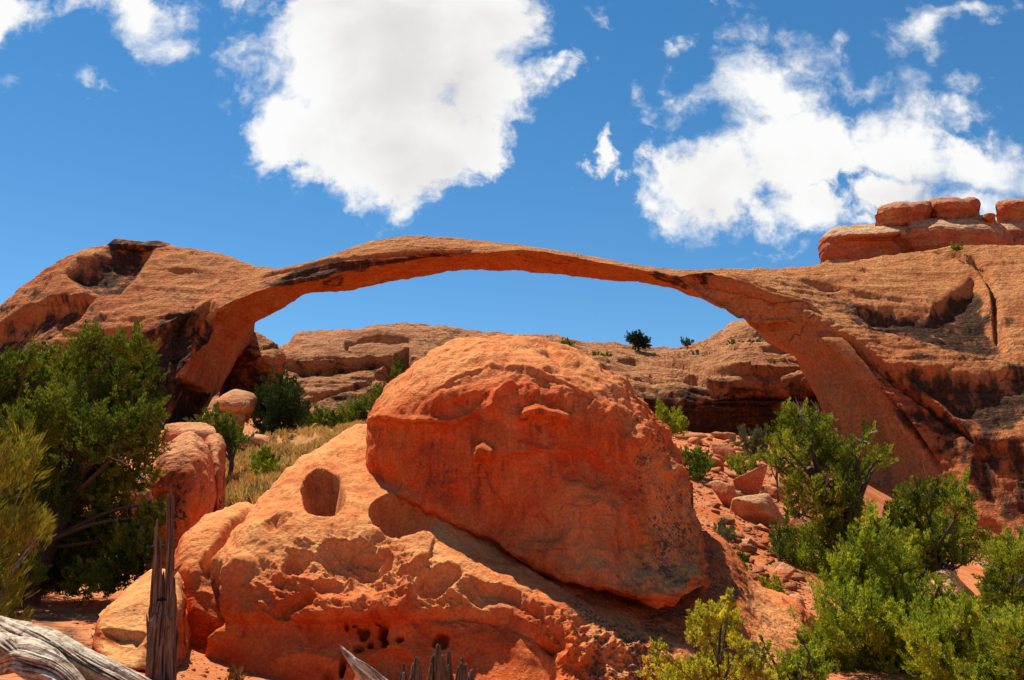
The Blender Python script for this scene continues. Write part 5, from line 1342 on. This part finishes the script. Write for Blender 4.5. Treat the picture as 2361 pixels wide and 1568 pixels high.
    for k in range(20):
        up_ = k % 2
        tx, ty = (rs.uniform(-60, 95), rs.uniform(1030, 1120)) if up_ else (rs.uniform(-60, 110), rs.uniform(1190, 1260))
        e = at(tx, ty, 10 + rs.uniform(-.5, .5)); m = (b + e) / 2 + np.array([-.15, 0, .05]) + rs.normal(size=3) * .08
        Wd.tube([b, m, e], [.018, .012, .005], nseg=5, sub=4)
    nb = 950
    up_ = rs.rand(nb) < .5
    cx = np.where(up_, rs.uniform(-80, 85, nb), rs.uniform(-80, 105, nb)); cy = np.where(up_, 1085 + rs.normal(0, 28, nb) - .2 * cx, 1225 + rs.normal(0, 24, nb))
    low = rs.rand(nb) < .28; cx = np.where(low, rs.uniform(-110, 50, nb), cx); cy = np.where(low, rs.uniform(1270, 1470, nb), cy)
    c = np.array([at(x, y, 10 + q) for x, y, q in zip(cx, cy, rs.uniform(-.45, .45, nb))])
    d = unit(np.array([.45, 0, 1.0]) + rs.normal(size=(nb, 3)) * np.array([.55, .6, .35]))
    V, Fq, tt = sprays(rs, c, d, rs.uniform(.05, .13, nb), 14, .11, .0075, np.clip(rs.normal(.5, .25, nb), 0, 1), spread=.18, up=.2)
    Gs.add(V, Fq, None, tt)
    Wd.build('stem', M_twig, root); Gs.build('foliage', M_broom, root, smooth=False)
    # dead bare shrub tops near the tall juniper
    b = at(1870, 1000, 27)
    tall = [o for o in bpy.data.objects if o.get('label', '').startswith('tall leaning juniper')][0]
    for k in range(9):
        g = Geo()
        e = at(1855 + rs.uniform(-25, 32), 925 + rs.uniform(-14, 30), 27 + rs.uniform(-.3, .3)); m = (b + e) / 2 + rs.normal(size=3) * .12
        g.tube([b, m, e], [.03, .022, .008], nseg=5, sub=4)
        for _ in range(3):
            e2 = m + unit(rs.normal(size=3) + np.array([0, 0, .8])) * .5
            g.tube([m, (m + e2) / 2, e2], [.014, .01, .004], nseg=4, sub=2)
        g.build('dead_branch', M_twig, tall)
plants()

def grass():
    rs = np.random.RandomState(9)
    poly = [(400, 1200), (420, 1040), (520, 1010), (640, 1000), (760, 965), (960, 950), (960, 1010), (780, 1100), (650, 1120), (610, 1160)]
    q = rs.uniform([400, 950], [960, 1225], (6000, 2))
    q = q[inside(q, poly, .1) > .5]
    # real spots on the ground under those readings
    a = np.array([hit(x, y) for x, y in q[:2000]])
    g2 = a[rs.randint(len(a), size=3400)] + rs.normal(size=(3400, 3)) * np.array([.9, 1.6, 0])
    a = np.concatenate([a, g2]); a[:, 2] = gz(a[:, 0], a[:, 1])
    n = len(a)
    patch = fbm(a, .35, 3, .5, 200)
    d = unit(np.array([0, 0, 1.0]) + rs.normal(size=(n, 3)) * .22)
    keep = patch > .0
    sizes = np.clip(.14 + .30 * patch, .09, .42) * rs.uniform(.6, 1.5, n)
    V, Fq, tt = sprays(rs, a[keep], d[keep], sizes[keep], 22, .26, .020, np.clip(.5 + .5 * patch[keep] + rs.normal(0, .15, keep.sum()), 0, 1), spread=.55, up=.6)
    g = Geo(); g.add(V, Fq, None, tt)
    o = g.build('dry_grass', M_grass, smooth=False)
    tag(o, 'dry yellow bunch grass covering the slope behind the boulders', 'grass', kind='stuff')
    # grey green patches of low scrub among it
    sp = a[(patch > .02)][:900]
    m = len(sp)
    V, Fq, tt = sprays(rs, sp + np.array([0, 0, .08]), unit(rs.normal(size=(m, 3)) + np.array([0, 0, 1.2])), np.full(m, .24), 24, .13, .028, rs.rand(m), spread=.9)
    g = Geo(); g.add(V, Fq, None, tt)
    o = g.build('low_scrub', M_sage, smooth=False)
    tag(o, 'grey green low scrub scattered through the dry grass', 'ground cover', kind='stuff')
grass()

# ------------------------------------------------------------------ dead wood in the foreground
def snag():
    Y = 8.0
    b = at(372, 1600, Y); b[2] = min(b[2], float(gz(b[0], b[1])[0]))
    root = empty('dead_snag', b); tag(root, 'upright dead juniper trunk with a split top, dark and weathered', 'dead tree')
    g = Geo()
    p = lambda x, y, d=0: at(x, y, Y + d)
    g.tube([p(373, 1650), p(371, 1570), p(370, 1490), p(372, 1430), p(374, 1385)], [.135, .120, .112, .104, .06], nseg=110, sub=26, ridges=(.50, 2.6, .7), seed=3, twist=.35)
    g.build('trunk', M_snag, root)
    rs = np.random.RandomState(4)
    def prong(x0, x1, w, ytop, sd, n, ybase=1500):
        g = Geo()
        for k in range(n):
            q = (k + .5) / n - .5; c = 1 - abs(q) * 1.4
            top = ytop + (1 - c) * rs.uniform(20, 110) + (0 if k == n // 2 else rs.uniform(4, 30))
            xb, xt = x0 + q * w * 1.2, x1 + q * w * .8 + rs.uniform(-1.5, 1.5); d = rs.uniform(-.045, .03)
            r = w / n * .0038 * rs.uniform(.75, 1.15)
            bow = rs.uniform(-3, 3)
            g.tube([p(xb, ybase, d), p(xb * .6 + xt * .4 + bow, (ybase * 2 + top) / 3, d), p(xb * .25 + xt * .75 + bow, (ybase + 2 * top) / 3, d), p(xt, top + 14, d), p(xt + rs.uniform(-2, 2), top, d)], [r * 1.25, r * 1.15, r * .95, r * .62, r * .12], nseg=26, sub=14, ridges=(.5, 2.2, .9), seed=sd + k)
        g.build('splinter', M_snag, root)
    prong(359, 362, 22, 1196, 150, 5)
    prong(388, 392, 17, 1102, 160, 4)
    prong(374, 376, 8, 1290, 170, 2)
    prong(346, 342, 7, 1388, 175, 2, 1560)
    prong(401, 404, 8, 1330, 180, 3, 1540)
    prong(354, 347, 8, 1384, 185, 2, 1540)
    prong(398, 410, 6, 1425, 190, 2, 1580)
    g = Geo(); g.tube([p(395, 1330), p(410, 1310, -.05), p(420, 1300, -.08)], [.02, .014, .005], nseg=8, sub=6); g.build('branch_stub', M_snag, root)
snag()

def log():
    Y = 5.0
    p = lambda x, y, d=0.0: at(x, y, Y + d)
    b = p(150, 1600); root = empty('fallen_log', b); tag(root, 'twisted silver grey juniper log lying across the lower left corner', 'log')
    g = Geo(); g.tube([p(-160, 1418, .5), p(-40, 1450, .3), p(50, 1478, .1), p(120, 1500, 0), p(190, 1530, -.1), p(270, 1560, -.2), p(340, 1590, -.25), p(430, 1640, -.3)], [.105, .098, .092, .085, .070, .056, .046, .035], nseg=170, sub=46, twist=2.4, ridges=(.55, 4.6, .9), seed=21)
    g.build('trunk', M_silver, root)
    g = Geo(); g.tube([p(-120, 1540, .15), p(-20, 1520, 0), p(50, 1512, -.1), p(95, 1535, -.2), p(140, 1568, -.25), p(200, 1640, -.3)], [.085, .082, .085, .092, .08, .06], nseg=170, sub=44, twist=-2.0, ridges=(.6, 4.4, 1.0), seed=22)
    g.build('limb', M_silver, root)
    g = Geo(); g.tube([p(-60, 1480, .1), p(10, 1492, -.08), p(50, 1508, -.16), p(80, 1530, -.2)], [.07, .066, .045, .015], nseg=110, sub=30, twist=1.7, ridges=(.55, 4.0, 1.1), seed=23)
    g.build('limb', M_silver, root)
    b2 = hit(270, 1465, 4, 12)
    # loose dead sticks on the sand
    for k, (x0, y0, x1, y1, r) in enumerate([(232, 1432, 212, 1470, .02), (300, 1478, 346, 1506, .05), (262, 1500, 300, 1478, .03)]):
        q0, q1 = hit(x0, y0), hit(x1, y1)
        g = Geo(); g.tube([q0 + [0, 0, r], (q0 + q1) / 2 + [0.02, 0, r * 1.6], q1 + [0, 0, r]], [r, r * .9, r * .4], nseg=14, sub=8, ridges=(.3, 2, 1.0), seed=30 + k)
        o = g.build('dead_stick', M_silver if k == 0 else M_stump)
        tag(o, ['short pale stick on the sand by the tan boulder', 'dark dead stick lying at the foot of the snag', 'thin dark stick on the shaded litter under the juniper'][k], 'stick')
    # a dark mound of litter under the juniper
log()

def stump():
    Y = 5.5
    p = lambda x, y, d=0.0: at(x, y, Y + d)
    root = empty('broken_stump', p(960, 1640)); tag(root, 'broken stump with dark upright splinters at the bottom of the picture', 'stump')
    rs = np.random.RandomState(6)
    def sp(x0, x1, w, ytop, sd, n):
        """one jagged blade: thin splinters grown together"""
        g = Geo()
        for k in range(n):
            q = (k + .5) / n - .5
            top = ytop + abs(q) * 2 * rs.uniform(10, 46) + (rs.uniform(0, 18) if k != n // 2 else 0)
            xb = x0 + q * w * 1.15; xt = x1 + q * w * .75 + rs.uniform(-2, 2); d = rs.uniform(-.03, .03)
            r = w / max(n, 1) * 1.25 * .0026 * rs.uniform(.8, 1.25)
            g.tube([p(xb, 1665, d), p(xb * .7 + xt * .3, 1600, d), p(xb * .3 + xt * .7, (top + 1600) / 2, d), p(xt, top + 6, d), p(xt + rs.uniform(-2, 2), top, d)], [r * 1.25, r * 1.15, r * .95, r * .55, r * .12], nseg=22, sub=12, ridges=(.5, 2.0, 2.0), seed=sd + k)
        g.build('splinter', M_stump, root)
    sp(1010, 1009, 46, 1487, 41, 7)
    sp(1034, 1036, 14, 1500, 61, 3)
    sp(955, 957, 26, 1511, 71, 4)
    sp(928, 930, 14, 1528, 81, 3)
    sp(908, 910, 10, 1562, 85, 2)
    sp(1062, 1066, 26, 1515, 91, 5)
    sp(1083, 1084, 10, 1534, 97, 2)
    sp(984, 985, 14, 1560, 101, 3)
    sp(1043, 1045, 12, 1556, 105, 3)
    root2 = empty('dead_branch', p(860, 1640)); tag(root2, 'pale splintered branch slanting up beside the broken stump', 'dead branch')
    rs = np.random.RandomState(8)
    ax0, ax1 = np.array([925., 1650.]), np.array([783., 1488.])
    for nm, n, lo, hi, w in (('shaft', 5, .80, 1.0, 10), ('splinter', 4, .45, .88, 24)):
        g = Geo()
        for k in range(n):
            e = 1.0 if (nm == 'shaft' and k == 2) else rs.uniform(lo, hi)
            o0 = ((k + .5) / n - .5) * w * 3.2; o1 = ((k + .5) / n - .5) * w * .9
            nrm = np.array([.75, -.66])
            pts = []
            for t in (0, .35, .7, .92, 1.0):
                q = ax0 + (ax1 - ax0) * e * t + nrm * (o0 + (o1 - o0) * t) + rs.normal(size=2) * 1.5
                pts.append(p(q[0], q[1], -.05 + .03 * k * (1 if nm == 'shaft' else -1)))
            r = .034 if nm == 'shaft' else .024
            g.tube(pts, [r * 1.3, r, r * .72, r * .36, r * .06], nseg=28, sub=14, ridges=(.5, 2.4, 1.2), seed=120 + k)
        g.build(nm, M_silver, root2)
stump()
